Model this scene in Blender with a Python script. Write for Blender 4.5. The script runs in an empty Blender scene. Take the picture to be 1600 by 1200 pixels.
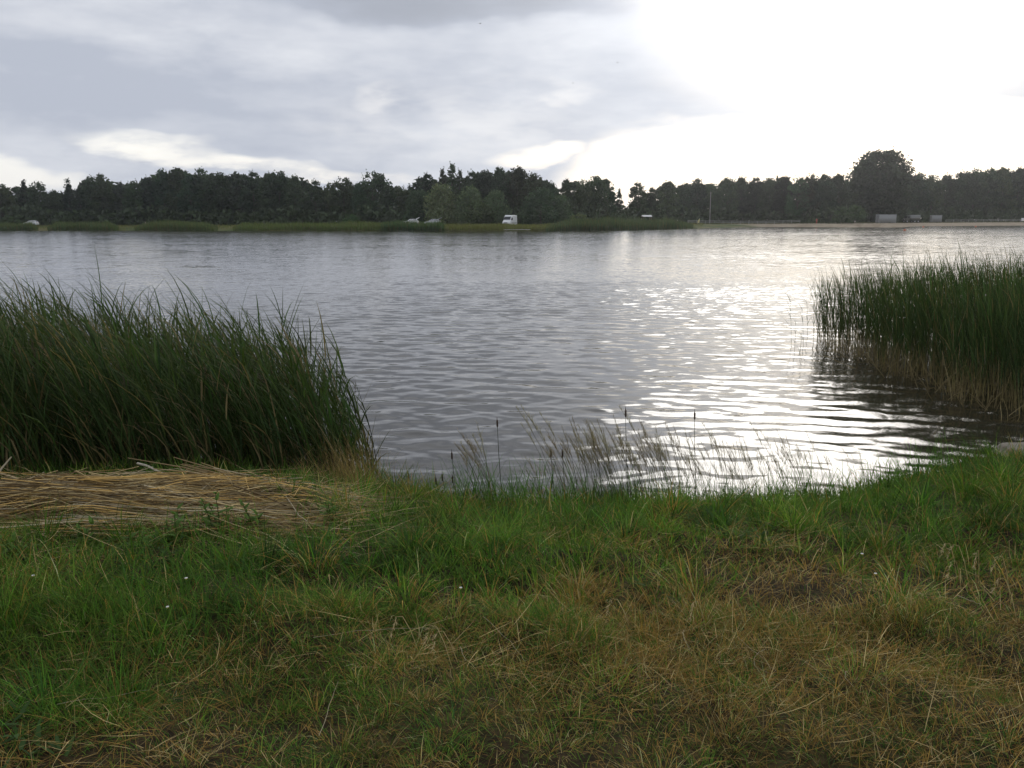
import bpy, bmesh, math, random
import numpy as np
from mathutils import Matrix, Vector

SC = bpy.context.scene
COL = SC.collection
rng = np.random.default_rng(7)
random.seed(7)

# ------------------------------------------------------------------ camera
F_PX = 1385.0                    # focal length in pixels of a 1600 x 1200 frame
CAM_Z = 2.3                      # eye height above the water
PITCH = math.radians(10.45)
ROLL = math.radians(-0.20)
cam_d = bpy.data.cameras.new('camera')
cam_d.sensor_width = 36.0
cam_d.lens = 36.0 * F_PX / 1600.0
cam_d.clip_start = 0.05
cam_d.clip_end = 6000
cam = bpy.data.objects.new('camera', cam_d)
COL.objects.link(cam)
CAM_M = Matrix.Translation((0, 0, CAM_Z)) @ Matrix.Rotation(math.pi / 2 - PITCH, 4, 'X') @ Matrix.Rotation(ROLL, 4, 'Z')
cam.matrix_world = CAM_M
SC.camera = cam

# ------------------------------------------------------------------ sky and sun
SUN_AZ, SUN_EL = 19.0, 24.0      # degrees, azimuth to the right of +Y
SKY_STRENGTH = 0.1
w = bpy.data.worlds.new('World')
SC.world = w
w.use_nodes = True
wt = w.node_tree
wt.nodes.clear()


class NT:
    """tiny helper that turns python expressions into shader nodes"""
    def __init__(self, tree):
        self.t = tree

    def new(self, typ, **kw):
        n = self.t.nodes.new(typ)
        for k, v in kw.items():
            setattr(n, k, v)
        return n

    def put(self, sock, v):
        if isinstance(v, bpy.types.NodeSocket):
            self.t.links.new(v, sock)
        elif v is not None:
            sock.default_value = v

    def m(self, op, a, b=None, c=None, clamp=False):
        n = self.new('ShaderNodeMath', operation=op, use_clamp=clamp)
        self.put(n.inputs[0], a)
        if b is not None:
            self.put(n.inputs[1], b)
        if c is not None:
            self.put(n.inputs[2], c)
        return n.outputs[0]

    def vm(self, op, a, b=None, scale=None):
        n = self.new('ShaderNodeVectorMath', operation=op)
        self.put(n.inputs[0], a)
        if b is not None:
            self.put(n.inputs[1], b)
        if scale is not None:
            self.put(n.inputs['Scale'], scale)
        return n.outputs['Value'] if op in ('DOT_PRODUCT', 'LENGTH') else n.outputs['Vector']

    def ss(self, x, e0, e1, t0=0.0, t1=1.0):
        n = self.new('ShaderNodeMapRange', interpolation_type='SMOOTHSTEP')
        self.put(n.inputs['Value'], x)
        for k, v in (('From Min', e0), ('From Max', e1), ('To Min', t0), ('To Max', t1)):
            self.put(n.inputs[k], v)
        return n.outputs['Result']

    def noise(self, vec, scale, detail=4, rough=0.55, col=False):
        n = self.new('ShaderNodeTexNoise')
        self.put(n.inputs['Vector'], vec)
        self.put(n.inputs['Scale'], scale)
        n.inputs['Detail'].default_value = detail
        n.inputs['Roughness'].default_value = rough
        return n.outputs['Color' if col else 'Fac']

    def mix(self, fac, a, b, blend='MIX'):
        n = self.new('ShaderNodeMix', data_type='RGBA', blend_type=blend)
        self.put(n.inputs[0], fac)
        self.put(n.inputs[6], a if isinstance(a, bpy.types.NodeSocket) else (*a, 1))
        self.put(n.inputs[7], b if isinstance(b, bpy.types.NodeSocket) else (*b, 1))
        return n.outputs[2]


def build_sky():
    T = NT(wt)
    tc = T.new('ShaderNodeTexCoord')
    d = tc.outputs['Generated']
    sep = T.new('ShaderNodeSeparateXYZ')
    T.put(sep.inputs[0], d)
    x, y, z = sep.outputs
    deg = 180 / math.pi
    az0 = T.m('MULTIPLY', T.m('ARCTAN2', x, y), deg)
    el0 = T.m('MULTIPLY', T.m('ARCSINE', z), deg)
    # wind-drawn cloud noise, flattened towards the horizon
    flat = T.vm('MULTIPLY', d, (1.0, 1.0, 3.2))
    na = T.noise(flat, 3.1, 2, 0.5)
    nb = T.noise(flat, 8.0, 3, 0.55)
    nc = T.noise(T.vm('ADD', flat, (7.3, 2.1, 4.4)), 4.3, 5, 0.55)
    nd = T.noise(T.vm('ADD', flat, (3.3, 9.1, 1.4)), 12.0, 4, 0.6)
    az = T.m('ADD', az0, T.m('MULTIPLY', T.m('SUBTRACT', na, 0.5), 9.0))
    el = T.m('ADD', el0, T.m('MULTIPLY', T.m('SUBTRACT', nb, 0.5), 3.0))
    el = T.m('ADD', el, T.m('MULTIPLY', T.m('SUBTRACT', nd, 0.5), 1.6))

    def spot(a0, e0, ra, re, tilt=0.0, p=2.0, e_in=1.5, e_out=0.35):
        da = T.m('SUBTRACT', az, a0)
        de = T.m('SUBTRACT', T.m('SUBTRACT', el, e0), T.m('MULTIPLY', da, tilt))
        u = T.m('POWER', T.m('ABSOLUTE', T.m('DIVIDE', da, ra)), p)
        v = T.m('POWER', T.m('ABSOLUTE', T.m('DIVIDE', de, re)), 2.0)
        return T.ss(T.m('ADD', u, v), e_in, e_out)

    # clear and thin places: round the veiled sun and under the edge of the deck
    sd = (math.sin(math.radians(SUN_AZ)) * math.cos(math.radians(SUN_EL)),
          math.cos(math.radians(SUN_AZ)) * math.cos(math.radians(SUN_EL)), math.sin(math.radians(SUN_EL)))
    theta = T.m('MULTIPLY', T.m('ARCCOSINE', T.vm('DOT_PRODUCT', d, sd)), deg)
    td_ = (math.sin(math.radians(21.5)) * math.cos(math.radians(19)), math.cos(math.radians(21.5)) * math.cos(math.radians(19)), math.sin(math.radians(19)))
    thin = T.m('MULTIPLY', T.m('ARCCOSINE', T.vm('DOT_PRODUCT', d, td_)), deg)
    thw = T.m('ADD', thin, T.m('MULTIPLY', T.m('SUBTRACT', nc, 0.5), 9.0))
    gaps = T.ss(thw, 17.5, 5.0)
    rag = T.ss(nd, 0.34, 0.66, 0.30, 1.0)
    for s in (spot(32, 0, 29.5, 6.4, 0, 6.0, 1.25, 0.7),
              T.m('MULTIPLY', spot(-21.0, 4.4, 3.6, 0.75, -0.10, 2, 1.9, 0.0), rag),
              T.m('MULTIPLY', spot(-13.8, 3.3, 6.0, 0.70, -0.10, 2, 1.7, 0.2), rag),
              T.m('MULTIPLY', spot(-29.5, 2.5, 6.0, 0.7, -0.06, 2, 1.8, 0.1), 0.85),
              T.m('MULTIPLY', spot(1.5, 3.9, 3.0, 0.7, 0.05, 2, 2.0, 0.0), 0.8)):
        gaps = T.m('MAXIMUM', gaps, s)
    soft = T.m('MAXIMUM', T.m('MULTIPLY', spot(-7.9, 7.4, 1.8, 0.6, 0.1, 2, 2.8, 0.0), 0.5),
               T.m('MULTIPLY', spot(3.0, 7.9, 3.0, 0.5, -0.05, 2, 2.8, 0.0), 0.5))
    soft = T.m('MAXIMUM', soft, T.m('MULTIPLY', spot(-4, 6.0, 9, 2.0, 0, 2, 1.8, 0.0), 0.28))
    soft = T.m('MULTIPLY', soft, T.ss(T.m('ADD', T.m('MULTIPLY', nd, .6), T.m('MULTIPLY', nb, .4)), 0.38, 0.60))
    # the grey deck: light and dark folds, all over the sky
    fold = T.m('ADD', T.m('MULTIPLY', nc, 0.75), T.m('MULTIPLY', nd, 0.30))
    fold = T.ss(fold, 0.28, 0.80)
    dark = T.m('MAXIMUM', T.m('MULTIPLY', spot(-4, 14.6, 13, 3.0, 0.0, 2, 1.6, 0.2), 1.0),
               T.m('MULTIPLY', spot(-24, 7.4, 18, 2.6, -0.02, 2, 1.9, 0.0), 0.45))
    lightf = T.m('SUBTRACT', fold, dark, clamp=True)
    K = 1.0 / SKY_STRENGTH
    c_dark = tuple(v * K for v in (0.475, 0.515, 0.605))
    c_lite = tuple(v * K for v in (0.790, 0.812, 0.860))
    cloud = T.mix(lightf, c_dark, c_lite)
    cloud = T.vm('SCALE', cloud, None, T.m('SUBTRACT', 1.0, T.m('MULTIPLY', spot(-4, 14.8, 13, 3.0, 0.0, 2, 1.5, 0.3), 0.24)))
    cloud = T.mix(soft, cloud, tuple(v * K for v in (0.98, 0.96, 0.94)))
    sky = T.new('ShaderNodeTexSky', sky_type='NISHITA')
    sky.sun_disc = False
    sky.sun_elevation = math.radians(SUN_EL)
    sky.sun_rotation = math.radians(SUN_AZ)
    sky.dust_density = 3.0
    veil = tuple(v * K for v in (1.13, 1.12, 1.08))
    clear = T.mix(0.82, sky.outputs[0], veil)
    col = T.mix(gaps, cloud, clear)
    # the veiled sun lights the thin cloud round it
    g = T.m('POWER', 2.718, T.m('MULTIPLY', T.m('POWER', T.m('DIVIDE', theta, 12.0), 2.0), -1.0))
    g2 = T.m('POWER', 2.718, T.m('MULTIPLY', T.m('DIVIDE', theta, 22.0), -1.0))
    glow = T.m('ADD', T.m('MULTIPLY', g, 1.25 * K), T.m('MULTIPLY', g2, 0.18 * K))
    gcol = T.vm('SCALE', (1.0, 0.985, 0.96), None, glow)
    col = T.vm('ADD', col, gcol)
    bg = T.new('ShaderNodeBackground')
    T.put(bg.inputs['Color'], col)
    bg.inputs['Strength'].default_value = SKY_STRENGTH
    out = T.new('ShaderNodeOutputWorld')
    wt.links.new(bg.outputs[0], out.inputs[0])


build_sky()

sun_d = bpy.data.lights.new('sun', 'SUN')
sun_d.energy = 0.55
sun_d.angle = math.radians(24)
sun_d.color = (1.0, 0.97, 0.92)
sun = bpy.data.objects.new('sun', sun_d)
COL.objects.link(sun)
_s = Vector((math.sin(math.radians(SUN_AZ)) * math.cos(math.radians(SUN_EL)),
             math.cos(math.radians(SUN_AZ)) * math.cos(math.radians(SUN_EL)), math.sin(math.radians(SUN_EL))))
sun.rotation_euler = _s.to_track_quat('Z', 'Y').to_euler()
sun.location = _s * 60

vs = SC.view_settings
vs.view_transform = 'Standard'
vs.look = 'None'
vs.exposure = 0.0
vs.gamma = 1.0
vs.use_curve_mapping = False
SC.cycles.use_denoising = True
SC.cycles.max_bounces = 4
SC.cycles.diffuse_bounces = 2
SC.cycles.glossy_bounces = 2
SC.cycles.transmission_bounces = 3
SC.cycles.volume_bounces = 0
SC.cycles.transparent_max_bounces = 4
SC.cycles.sample_clamp_indirect = 6.0


# ------------------------------------------------------------------ helpers
def ray(px, py):
    v = CAM_M.to_3x3() @ Vector(((px - 800) / F_PX, -(py - 600) / F_PX, -1.0))
    return v


def at(px, py, z=0.0):
    """the point at height z that a line of sight meets"""
    v = ray(px, py)
    t = (z - CAM_Z) / v.z
    return Vector((v.x * t, v.y * t, z))


def at_y(px, py, Y):
    v = ray(px, py)
    t = Y / v.y
    return Vector((v.x * t, Y, CAM_Z + v.z * t))


def mesh_np(name, verts, polys, col=None, smooth=False):
    """verts (N,3); polys = list of (M,k) index arrays; col (N,3) optional colour attribute"""
    me = bpy.data.meshes.new(name)
    verts = np.ascontiguousarray(verts, dtype=np.float32)
    me.vertices.add(len(verts))
    me.vertices.foreach_set('co', verts.ravel())
    polys = [np.asarray(p, dtype=np.int32) for p in polys if len(p)]
    loops = np.concatenate([p.ravel() for p in polys])
    totals = np.concatenate([np.full(len(p), p.shape[1], dtype=np.int32) for p in polys])
    starts = np.concatenate([[0], np.cumsum(totals)[:-1]]).astype(np.int32)
    me.loops.add(len(loops))
    me.loops.foreach_set('vertex_index', loops)
    me.polygons.add(len(totals))
    me.polygons.foreach_set('loop_start', starts)
    me.polygons.foreach_set('loop_total', totals)
    if smooth:
        me.polygons.foreach_set('use_smooth', np.ones(len(totals), dtype=bool))
    if col is not None:
        a = me.color_attributes.new('tint', 'FLOAT_COLOR', 'POINT')
        c = np.ones((len(verts), 4), dtype=np.float32)
        c[:, :3] = col
        a.data.foreach_set('color', c.ravel())
    me.update(calc_edges=True)
    return me


def obj(name, me, mat=None, parent=None, loc=None):
    o = bpy.data.objects.new(name, me)
    COL.objects.link(o)
    if mat is not None and me is not None and len(me.materials) == 0:
        me.materials.append(mat)
    if parent is not None:
        o.parent = parent
    if loc is not None:
        o.location = loc
    return o


def tag(o, label=None, cat=None, group=None, kind=None):
    if label:
        o['label'] = label
    if cat:
        o['category'] = cat
    if group:
        o['group'] = group
    if kind:
        o['kind'] = kind
    return o


def thing(name, label, cat, loc=(0, 0, 0), rz=0.0, group=None, scale=None):
    o = bpy.data.objects.new(name, None)
    COL.objects.link(o)
    o.location = loc
    o.rotation_euler = (0, 0, rz)
    if scale is not None:
        o.scale = scale
    o.empty_display_size = 0.2
    return tag(o, label, cat, group)


class Geo:
    """collects pieces of geometry for ONE mesh"""
    def __init__(self):
        self.v, self.c, self.p, self.n = [], [], {}, 0

    def add(self, v, polys, col=None):
        v = np.asarray(v, dtype=np.float32).reshape(-1, 3)
        if col is None:
            col = np.ones(3)
        c = np.broadcast_to(np.asarray(col, dtype=np.float32), (len(v), 3))
        for p in polys:
            p = np.asarray(p, dtype=np.int32)
            if len(p):
                self.p.setdefault(p.shape[1], []).append(p + self.n)
        self.v.append(v)
        self.c.append(c)
        self.n += len(v)
        return self

    def mesh(self, name, smooth=False):
        return mesh_np(name, np.concatenate(self.v), [np.concatenate(x) for x in self.p.values()],
                       np.concatenate(self.c), smooth)


def ribbons(pos, head, length, width, lean, bend, segs=4, twist=None, drop=0.0, wind=None, taper=1.3):
    """many blades at once. pos (N,3), head heading angle, lean = start angle from vertical, bend = extra angle at the tip"""
    N = len(pos)
    L = np.broadcast_to(length, (N,)).astype(float)
    W = np.broadcast_to(width, (N,)).astype(float)
    lean = np.broadcast_to(lean, (N,))
    bend = np.broadcast_to(bend, (N,))
    hx, hy = np.cos(head), np.sin(head)
    side = np.stack([-hy, hx, np.zeros(N)], 1)
    if twist is not None:
        out = np.stack([hx, hy, np.zeros(N)], 1)
        side = side * np.cos(twist)[:, None] + out * np.sin(twist)[:, None]
    P = np.array(pos, dtype=float)
    pts = [P.copy()]
    for k in range(segs):
        a = lean + bend * ((k + 0.5) / segs) ** 1.4
        step = (L / segs)[:, None] * np.stack([np.sin(a) * hx, np.sin(a) * hy, np.cos(a)], 1)
        P = P + step
        if wind is not None:
            P = P + (L / segs)[:, None] * wind * ((k + 1) / segs)
        pts.append(P.copy())
    vs_ = []
    for k in range(segs):
        t = k / segs
        wv = W * (0.55 + 0.45 * min(1, t * 4)) * (1 - t ** taper * 0.85)
        vs_.append(pts[k] - side * (wv / 2)[:, None])
        vs_.append(pts[k] + side * (wv / 2)[:, None])
    vs_.append(pts[-1])
    K = 2 * segs + 1
    V = np.stack(vs_, 1).reshape(-1, 3)
    base = np.arange(N) * K
    quads = []
    for k in range(segs - 1):
        q = np.stack([base + 2 * k, base + 2 * k + 1, base + 2 * k + 3, base + 2 * k + 2], 1)
        quads.append(q)
    tri = np.stack([base + 2 * segs - 2, base + 2 * segs - 1, base + 2 * segs], 1)
    t_of_v = np.tile(np.array([k / segs for k in range(segs) for _ in (0, 1)] + [1.0]), N)
    return V, ([np.concatenate(quads)] if quads else []) + [tri], K, t_of_v


def tubes(points, radii, sides=3):
    """points (N,K,3), radii (N,K): many open tubes at once"""
    N, K, _ = points.shape
    ax = points[:, -1] - points[:, 0]
    ax /= np.linalg.norm(ax, axis=1)[:, None] + 1e-9
    ref = np.where(np.abs(ax[:, 2:3]) > 0.8, np.array([[1.0, 0, 0]]), np.array([[0, 0, 1.0]]))
    u = np.cross(ax, ref)
    u /= np.linalg.norm(u, axis=1)[:, None]
    v = np.cross(ax, u)
    ang = np.arange(sides) * 2 * math.pi / sides
    ring = u[:, None, :] * np.cos(ang)[None, :, None] + v[:, None, :] * np.sin(ang)[None, :, None]
    V = points[:, :, None, :] + ring[:, None, :, :] * radii[:, :, None, None]
    V = V.reshape(-1, 3)
    b = (np.arange(N) * K * sides)[:, None, None]
    k = (np.arange(K - 1) * sides)[None, :, None]
    s = np.arange(sides)[None, None, :]
    s2 = (np.arange(sides) + 1)[None, None, :] % sides
    q = np.stack([b + k + s, b + k + s2, b + k + sides + s2, b + k + sides + s], -1).reshape(-1, 4)
    return V, [q]


def box(g, c, s, col=None, rz=0.0):
    x, y, z = s[0] / 2, s[1] / 2, s[2] / 2
    v = np.array([[-x, -y, -z], [x, -y, -z], [x, y, -z], [-x, y, -z], [-x, -y, z], [x, -y, z], [x, y, z], [-x, y, z]])
    if rz:
        ca, sa = math.cos(rz), math.sin(rz)
        v = v @ np.array([[ca, sa, 0], [-sa, ca, 0], [0, 0, 1]])
    f = [[0, 3, 2, 1], [4, 5, 6, 7], [0, 1, 5, 4], [1, 2, 6, 5], [2, 3, 7, 6], [3, 0, 4, 7]]
    g.add(v + np.array(c), [f], col)
    return g


def bevel_box(name, c, s, b=0.02):
    bm = bmesh.new()
    bmesh.ops.create_cube(bm, size=1)
    bmesh.ops.scale(bm, vec=s, verts=bm.verts)
    bmesh.ops.bevel(bm, geom=bm.edges[:], offset=b, segments=2, profile=0.6, affect='EDGES')
    bmesh.ops.translate(bm, vec=c, verts=bm.verts)
    me = bpy.data.meshes.new(name)
    bm.to_mesh(me)
    bm.free()
    return me


# ------------------------------------------------------------------ materials
def mat_new(name):
    m = bpy.data.materials.new(name)
    m.use_nodes = True
    T = NT(m.node_tree)
    b = m.node_tree.nodes['Principled BSDF']
    return m, T, b


def leaf_mat(name, tint=(1, 1, 1), trans=0.35, rough=0.6, per_object=0.0, spec=0.25):
    """plant matter: colour comes from each blade's own tint, light passes through thin leaves"""
    m, T, b = mat_new(name)
    at_ = T.new('ShaderNodeAttribute', attribute_name='tint')
    col = T.mix(1.0, at_.outputs['Color'], tint, 'MULTIPLY')
    if per_object:
        oi = T.new('ShaderNodeObjectInfo')
        h = T.new('ShaderNodeHueSaturation')
        T.put(h.inputs['Hue'], T.m('ADD', 0.5 - 0.03 * per_object, T.m('MULTIPLY', oi.outputs['Random'], 0.06 * per_object)))
        r2 = T.m('FRACT', T.m('MULTIPLY', oi.outputs['Random'], 37.7))
        T.put(h.inputs['Value'], T.m('ADD', 1 - 0.35 * per_object, T.m('MULTIPLY', r2, 0.7 * per_object)))
        T.put(h.inputs['Color'], col)
        col = h.outputs[0]
    T.put(b.inputs['Base Color'], col)
    b.inputs['Roughness'].default_value = rough
    b.inputs['Specular IOR Level'].default_value = spec
    tr = T.new('ShaderNodeBsdfTranslucent')
    T.put(tr.inputs['Color'], T.mix(1.0, col, (1.15, 1.25, 0.7), 'MULTIPLY'))
    mx = T.new('ShaderNodeMixShader')
    mx.inputs[0].default_value = trans
    out = m.node_tree.nodes['Material Output']
    m.node_tree.links.new(b.outputs[0], mx.inputs[1])
    m.node_tree.links.new(tr.outputs[0], mx.inputs[2])
    m.node_tree.links.new(mx.outputs[0], out.inputs[0])
    return m


def plain_mat(name, col, rough=0.5, metal=0.0, var=0.12, scale=6.0, coat=0.0, bump=0.0):
    m, T, b = mat_new(name)
    tc = T.new('ShaderNodeTexCoord')
    n = T.noise(tc.outputs['Object'], scale, 5, 0.6)
    f = T.m('ADD', 1 - var, T.m('MULTIPLY', n, 2 * var))
    T.put(b.inputs['Base Color'], T.vm('SCALE', col, None, f))
    b.inputs['Roughness'].default_value = rough
    b.inputs['Metallic'].default_value = metal
    b.inputs['Coat Weight'].default_value = coat
    if bump:
        bn = T.new('ShaderNodeBump')
        bn.inputs['Strength'].default_value = bump
        bn.inputs['Distance'].default_value = 0.02
        T.put(bn.inputs['Height'], T.noise(tc.outputs['Object'], scale * 3, 6, 0.65))
        T.put(b.inputs['Normal'], bn.outputs[0])
    return m


# ------------------------------------------------------------------ ground and lake
near_x = np.array([-60, -14, -8, -4, -1.6, -0.9, -0.2, 1.0, 2.0, 2.8, 3.4, 4.2, 5.4, 8, 14, 60.0])
near_y = np.array([7.6, 8.0, 7.8, 7.7, 7.6, 7.25, 6.85, 6.8, 6.85, 7.1, 7.5, 7.9, 8.2, 9.0, 10.0, 12.0])
_far_px = [(-700, 361), (-300, 360.5), (0, 360.3), (200, 360.3), (400, 360.8), (600, 361.2), (860, 361), (960, 360), (1060, 357.6), (1130, 355.8),
           (1210, 354.6), (1320, 354.3), (1345, 355.4), (1400, 355.6), (1430, 353.8), (1520, 352.9), (1600, 352.4), (1900, 351.0), (2300, 349.5)]
_fp = sorted([tuple(at(px, py, 0.0)[:2]) for px, py in _far_px])
far_x = np.array([p[0] for p in _fp])
far_y = np.array([p[1] for p in _fp])


def snoise(x, y, s, seed=0):
    """cheap smooth noise from a few sines"""
    r = np.random.default_rng(seed)
    out = 0
    for k in range(6):
        a = r.uniform(0, 2 * math.pi)
        f = s * r.uniform(0.6, 1.7)
        out = out + np.sin((x * math.cos(a) + y * math.sin(a)) * f + r.uniform(0, 6.28))
    return out / 6 * 1.6


def ys(x):
    return np.interp(x, near_x, near_y)


def yf(x):
    return np.interp(x, far_x, far_y)


def H(x, y):
    x = np.asarray(x, dtype=float)
    y = np.asarray(y, dtype=float)
    tn = ys(x) - y + 0.10 * snoise(x, y, 2.6, 3)
    tf = y - yf(x) + 0.5 * snoise(x, y, 0.25, 5)
    near = 0.72 * (1 - np.exp(-np.maximum(tn, 0) / 1.9)) + 0.035 * snoise(x, y, 2.0, 1) * np.clip(tn, 0, 1) \
        + (0.032 * snoise(x, y, 6.5, 2) + 0.018 * snoise(x, y, 13.0, 6)) * np.clip(tn, 0, 1)
    far = 0.75 * (1 - np.exp(-np.maximum(tf, 0) / 4.0)) + 0.009 * np.clip(tf, 0, 60) + 0.10 * snoise(x, y, 0.12, 8) * np.clip(tf / 6, 0, 1)
    bed = -np.minimum(np.minimum(np.maximum(-tn, 0) * 0.22, np.maximum(-tf, 0) * 0.12), 1.6)
    return np.where(tn > 0, near, np.where(tf > 0, far, bed))


def h1(x, y):
    return float(H(np.array([x]), np.array([y]))[0])


def polar_grid(r, a):
    R, A = np.meshgrid(r, a, indexing='ij')
    X, Y = R * np.sin(A), R * np.cos(A)
    nr, na = R.shape
    i = np.arange(nr - 1)[:, None]
    j = np.arange(na - 1)[None, :]
    q = np.stack([i * na + j, i * na + j + 1, (i + 1) * na + j + 1, (i + 1) * na + j], -1).reshape(-1, 4)
    return X.ravel(), Y.ravel(), q


def build_ground():
    r = np.concatenate([[0.02], np.geomspace(0.6, 14, 120), np.geomspace(14.8, 170, 20), np.geomspace(174, 420, 80), np.geomspace(430, 760, 12)])
    a = np.concatenate([np.linspace(-math.pi, -0.75, 36)[:-1], np.linspace(-0.75, 0.75, 200), np.linspace(0.75, math.pi, 36)[1:]])
    X, Y, q = polar_grid(r, a)
    me = mesh_np('ground', np.stack([X, Y, H(X, Y)], 1), [q[:, ::-1]], None, True)
    m, T, b = mat_new('soil_and_turf')
    geo = T.new('ShaderNodeNewGeometry')
    P = geo.outputs['Position']
    sp = T.new('ShaderNodeSeparateXYZ')
    T.put(sp.inputs[0], P)
    n1 = T.noise(P, 1.3, 6, 0.6)
    n2 = T.noise(P, 22.0, 6, 0.7)
    n3 = T.noise(P, 0.08, 5, 0.6)
    soil = T.mix(T.ss(n2, 0.35, 0.7), (0.018, 0.013, 0.007), (0.055, 0.038, 0.018))
    thatch = T.mix(T.ss(n2, 0.4, 0.65), (0.030, 0.026, 0.010), (0.085, 0.062, 0.026))
    near_c = T.mix(T.ss(n1, 0.42, 0.6), soil, thatch)
    mead = T.mix(T.ss(n3, 0.4, 0.6), (0.060, 0.085, 0.025), (0.130, 0.120, 0.045))
    sand = T.mix(T.ss(T.noise(P, 0.35, 5, 0.6), 0.35, 0.65), (0.27, 0.22, 0.155), (0.36, 0.30, 0.22))
    # the sandy beach lies on the right half of the far shore
    edge = T.m('ADD', sp.outputs[0], T.m('MULTIPLY', T.m('SUBTRACT', n3, 0.5), 40.0))
    beach = T.ss(edge, 64, 84)
    far_c = T.mix(beach, mead, sand)
    bed = T.ss(sp.outputs[2], 0.10, -0.02)
    is_far = T.ss(sp.outputs[1], 60, 61)
    c = T.mix(is_far, near_c, far_c)
    c = T.mix(T.m('MULTIPLY', bed, T.m('SUBTRACT', 1.0, is_far)), c, (0.035, 0.026, 0.014))
    T.put(b.inputs['Base Color'], c)
    b.inputs['Roughness'].default_value = 0.95
    b.inputs['Specular IOR Level'].default_value = 0.1
    bn = T.new('ShaderNodeBump')
    bn.inputs['Strength'].default_value = 0.6
    bn.inputs['Distance'].default_value = 0.03
    T.put(bn.inputs['Height'], n2)
    T.put(b.inputs['Normal'], bn.outputs[0])
    tag(obj('ground', me, m), kind='structure')


build_ground()


def build_water():
    r = np.concatenate([np.geomspace(5.9, 34, 490), np.geomspace(34.3, 470, 80)])
    a = np.linspace(-0.74, 0.74, 310)
    X, Y, q = polar_grid(r, a)
    R = np.hypot(X, Y)
    rg = np.random.default_rng(21)
    Z = np.zeros_like(X)
    # sheltered and long near the bank, choppier further out
    shelter = 0.80 + 0.20 * np.clip((Y - 9) / 14, 0, 1)
    patch = 0.75 + 0.45 * snoise(X, Y, 0.28, 31) + 0.2 * snoise(X, Y, 0.9, 33)
    for k in range(40):
        lam = float(np.exp(rg.uniform(math.log(0.16), math.log(0.72))))
        th = rg.normal(math.radians(-97), math.radians(34))
        kk = 2 * math.pi / lam
        slope = 0.0175 * (0.8 + 0.4 * rg.random())
        # each train fades where the mesh can no longer carry it
        res = R * 0.0034 + np.where(R > 34, 0.012 * R, 0)
        fade = np.clip(1.6 - 4.2 * res / lam, 0, 1)
        ph = kk * (X * math.cos(th) + Y * math.sin(th)) + rg.uniform(0, 6.28) + 0.9 * snoise(X, Y, 0.55 / lam ** 0.5, 50 + k)
        Z += slope / kk * np.sin(ph) * fade
    Z *= shelter * np.clip(patch, 0.25, 1.5)
    me = mesh_np('lake_water', np.stack([X, Y, Z], 1), [q[:, ::-1]], None, True)
    m, T, b = mat_new('lake_water')
    geo = T.new('ShaderNodeNewGeometry')
    P = geo.outputs['Position']
    sp = T.new('ShaderNodeSeparateXYZ')
    T.put(sp.inputs[0], P)
    dist = T.vm('LENGTH', P)
    # small ripples as slope noise: crests run across the view, drawn out sideways
    pm = T.vm('MULTIPLY', P, (0.55, 1.0, 0.0))
    wv = T.vm('ADD', pm, T.vm('SCALE', T.noise(P, 0.35, 2, 0.5, True), None, 0.6))
    c1 = T.vm('SUBTRACT', T.noise(wv, 2.2, 3, 0.6, True), (0.5, 0.5, 0.5))
    c2 = T.vm('SUBTRACT', T.noise(wv, 7.5, 3, 0.6, True), (0.5, 0.5, 0.5))
    c3 = T.vm('SUBTRACT', T.noise(wv, 0.75, 3, 0.55, True), (0.5, 0.5, 0.5))
    gust = T.ss(T.noise(T.vm('MULTIPLY', P, (0.5, 1, 0)), 0.10, 4, 0.6), 0.30, 0.66, 0.55, 1.25)
    open_ = T.ss(dist, 9.0, 30.0)
    a1 = T.m('MULTIPLY', T.m('ADD', 0.11, T.m('MULTIPLY', open_, 0.20)), gust)
    a2 = T.m('MULTIPLY', T.m('ADD', 0.10, T.m('MULTIPLY', open_, 0.18)), gust)
    a3 = T.m('MULTIPLY', T.ss(dist, 22.0, 60.0), 0.22)
    dn = T.vm('ADD', T.vm('ADD', T.vm('SCALE', c1, None, a1), T.vm('SCALE', c2, None, a2)), T.vm('SCALE', c3, None, a3))
    dn = T.vm('MULTIPLY', dn, (0.8, 1.25, 0.0))
    # open-lake normals all tilt to the near bank, so far water reflects brighter sky
    sd_ = T.new('ShaderNodeSeparateXYZ')
    T.put(sd_.inputs[0], dn)
    steep = T.m('MULTIPLY', T.m('ABSOLUTE', sd_.outputs[1]), -1.0)
    mixy = T.m('ADD', T.m('MULTIPLY', steep, open_), T.m('MULTIPLY', sd_.outputs[1], T.m('SUBTRACT', 1.0, open_)))
    cb_ = T.new('ShaderNodeCombineXYZ')
    T.put(cb_.inputs[0], sd_.outputs[0])
    T.put(cb_.inputs[1], mixy)
    dn = cb_.outputs[0]
    nrm = T.vm('NORMALIZE', T.vm('ADD', geo.outputs['Normal'], dn))
    T.put(b.inputs['Normal'], nrm)
    b.inputs['Base Color'].default_value = (0.030, 0.026, 0.017, 1)
    b.inputs['Roughness'].default_value = 0.08
    b.inputs['IOR'].default_value = 1.333
    tag(obj('lake_water', me, m), kind='structure')


build_water()

# ------------------------------------------------------------------ far shore: trees
M_LEAF = leaf_mat('tree_foliage', trans=0.25, per_object=1.35)
M_BARK = plain_mat('bark', (0.075, 0.060, 0.045), 0.9, var=0.35, scale=1.5, bump=0.5)


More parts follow.
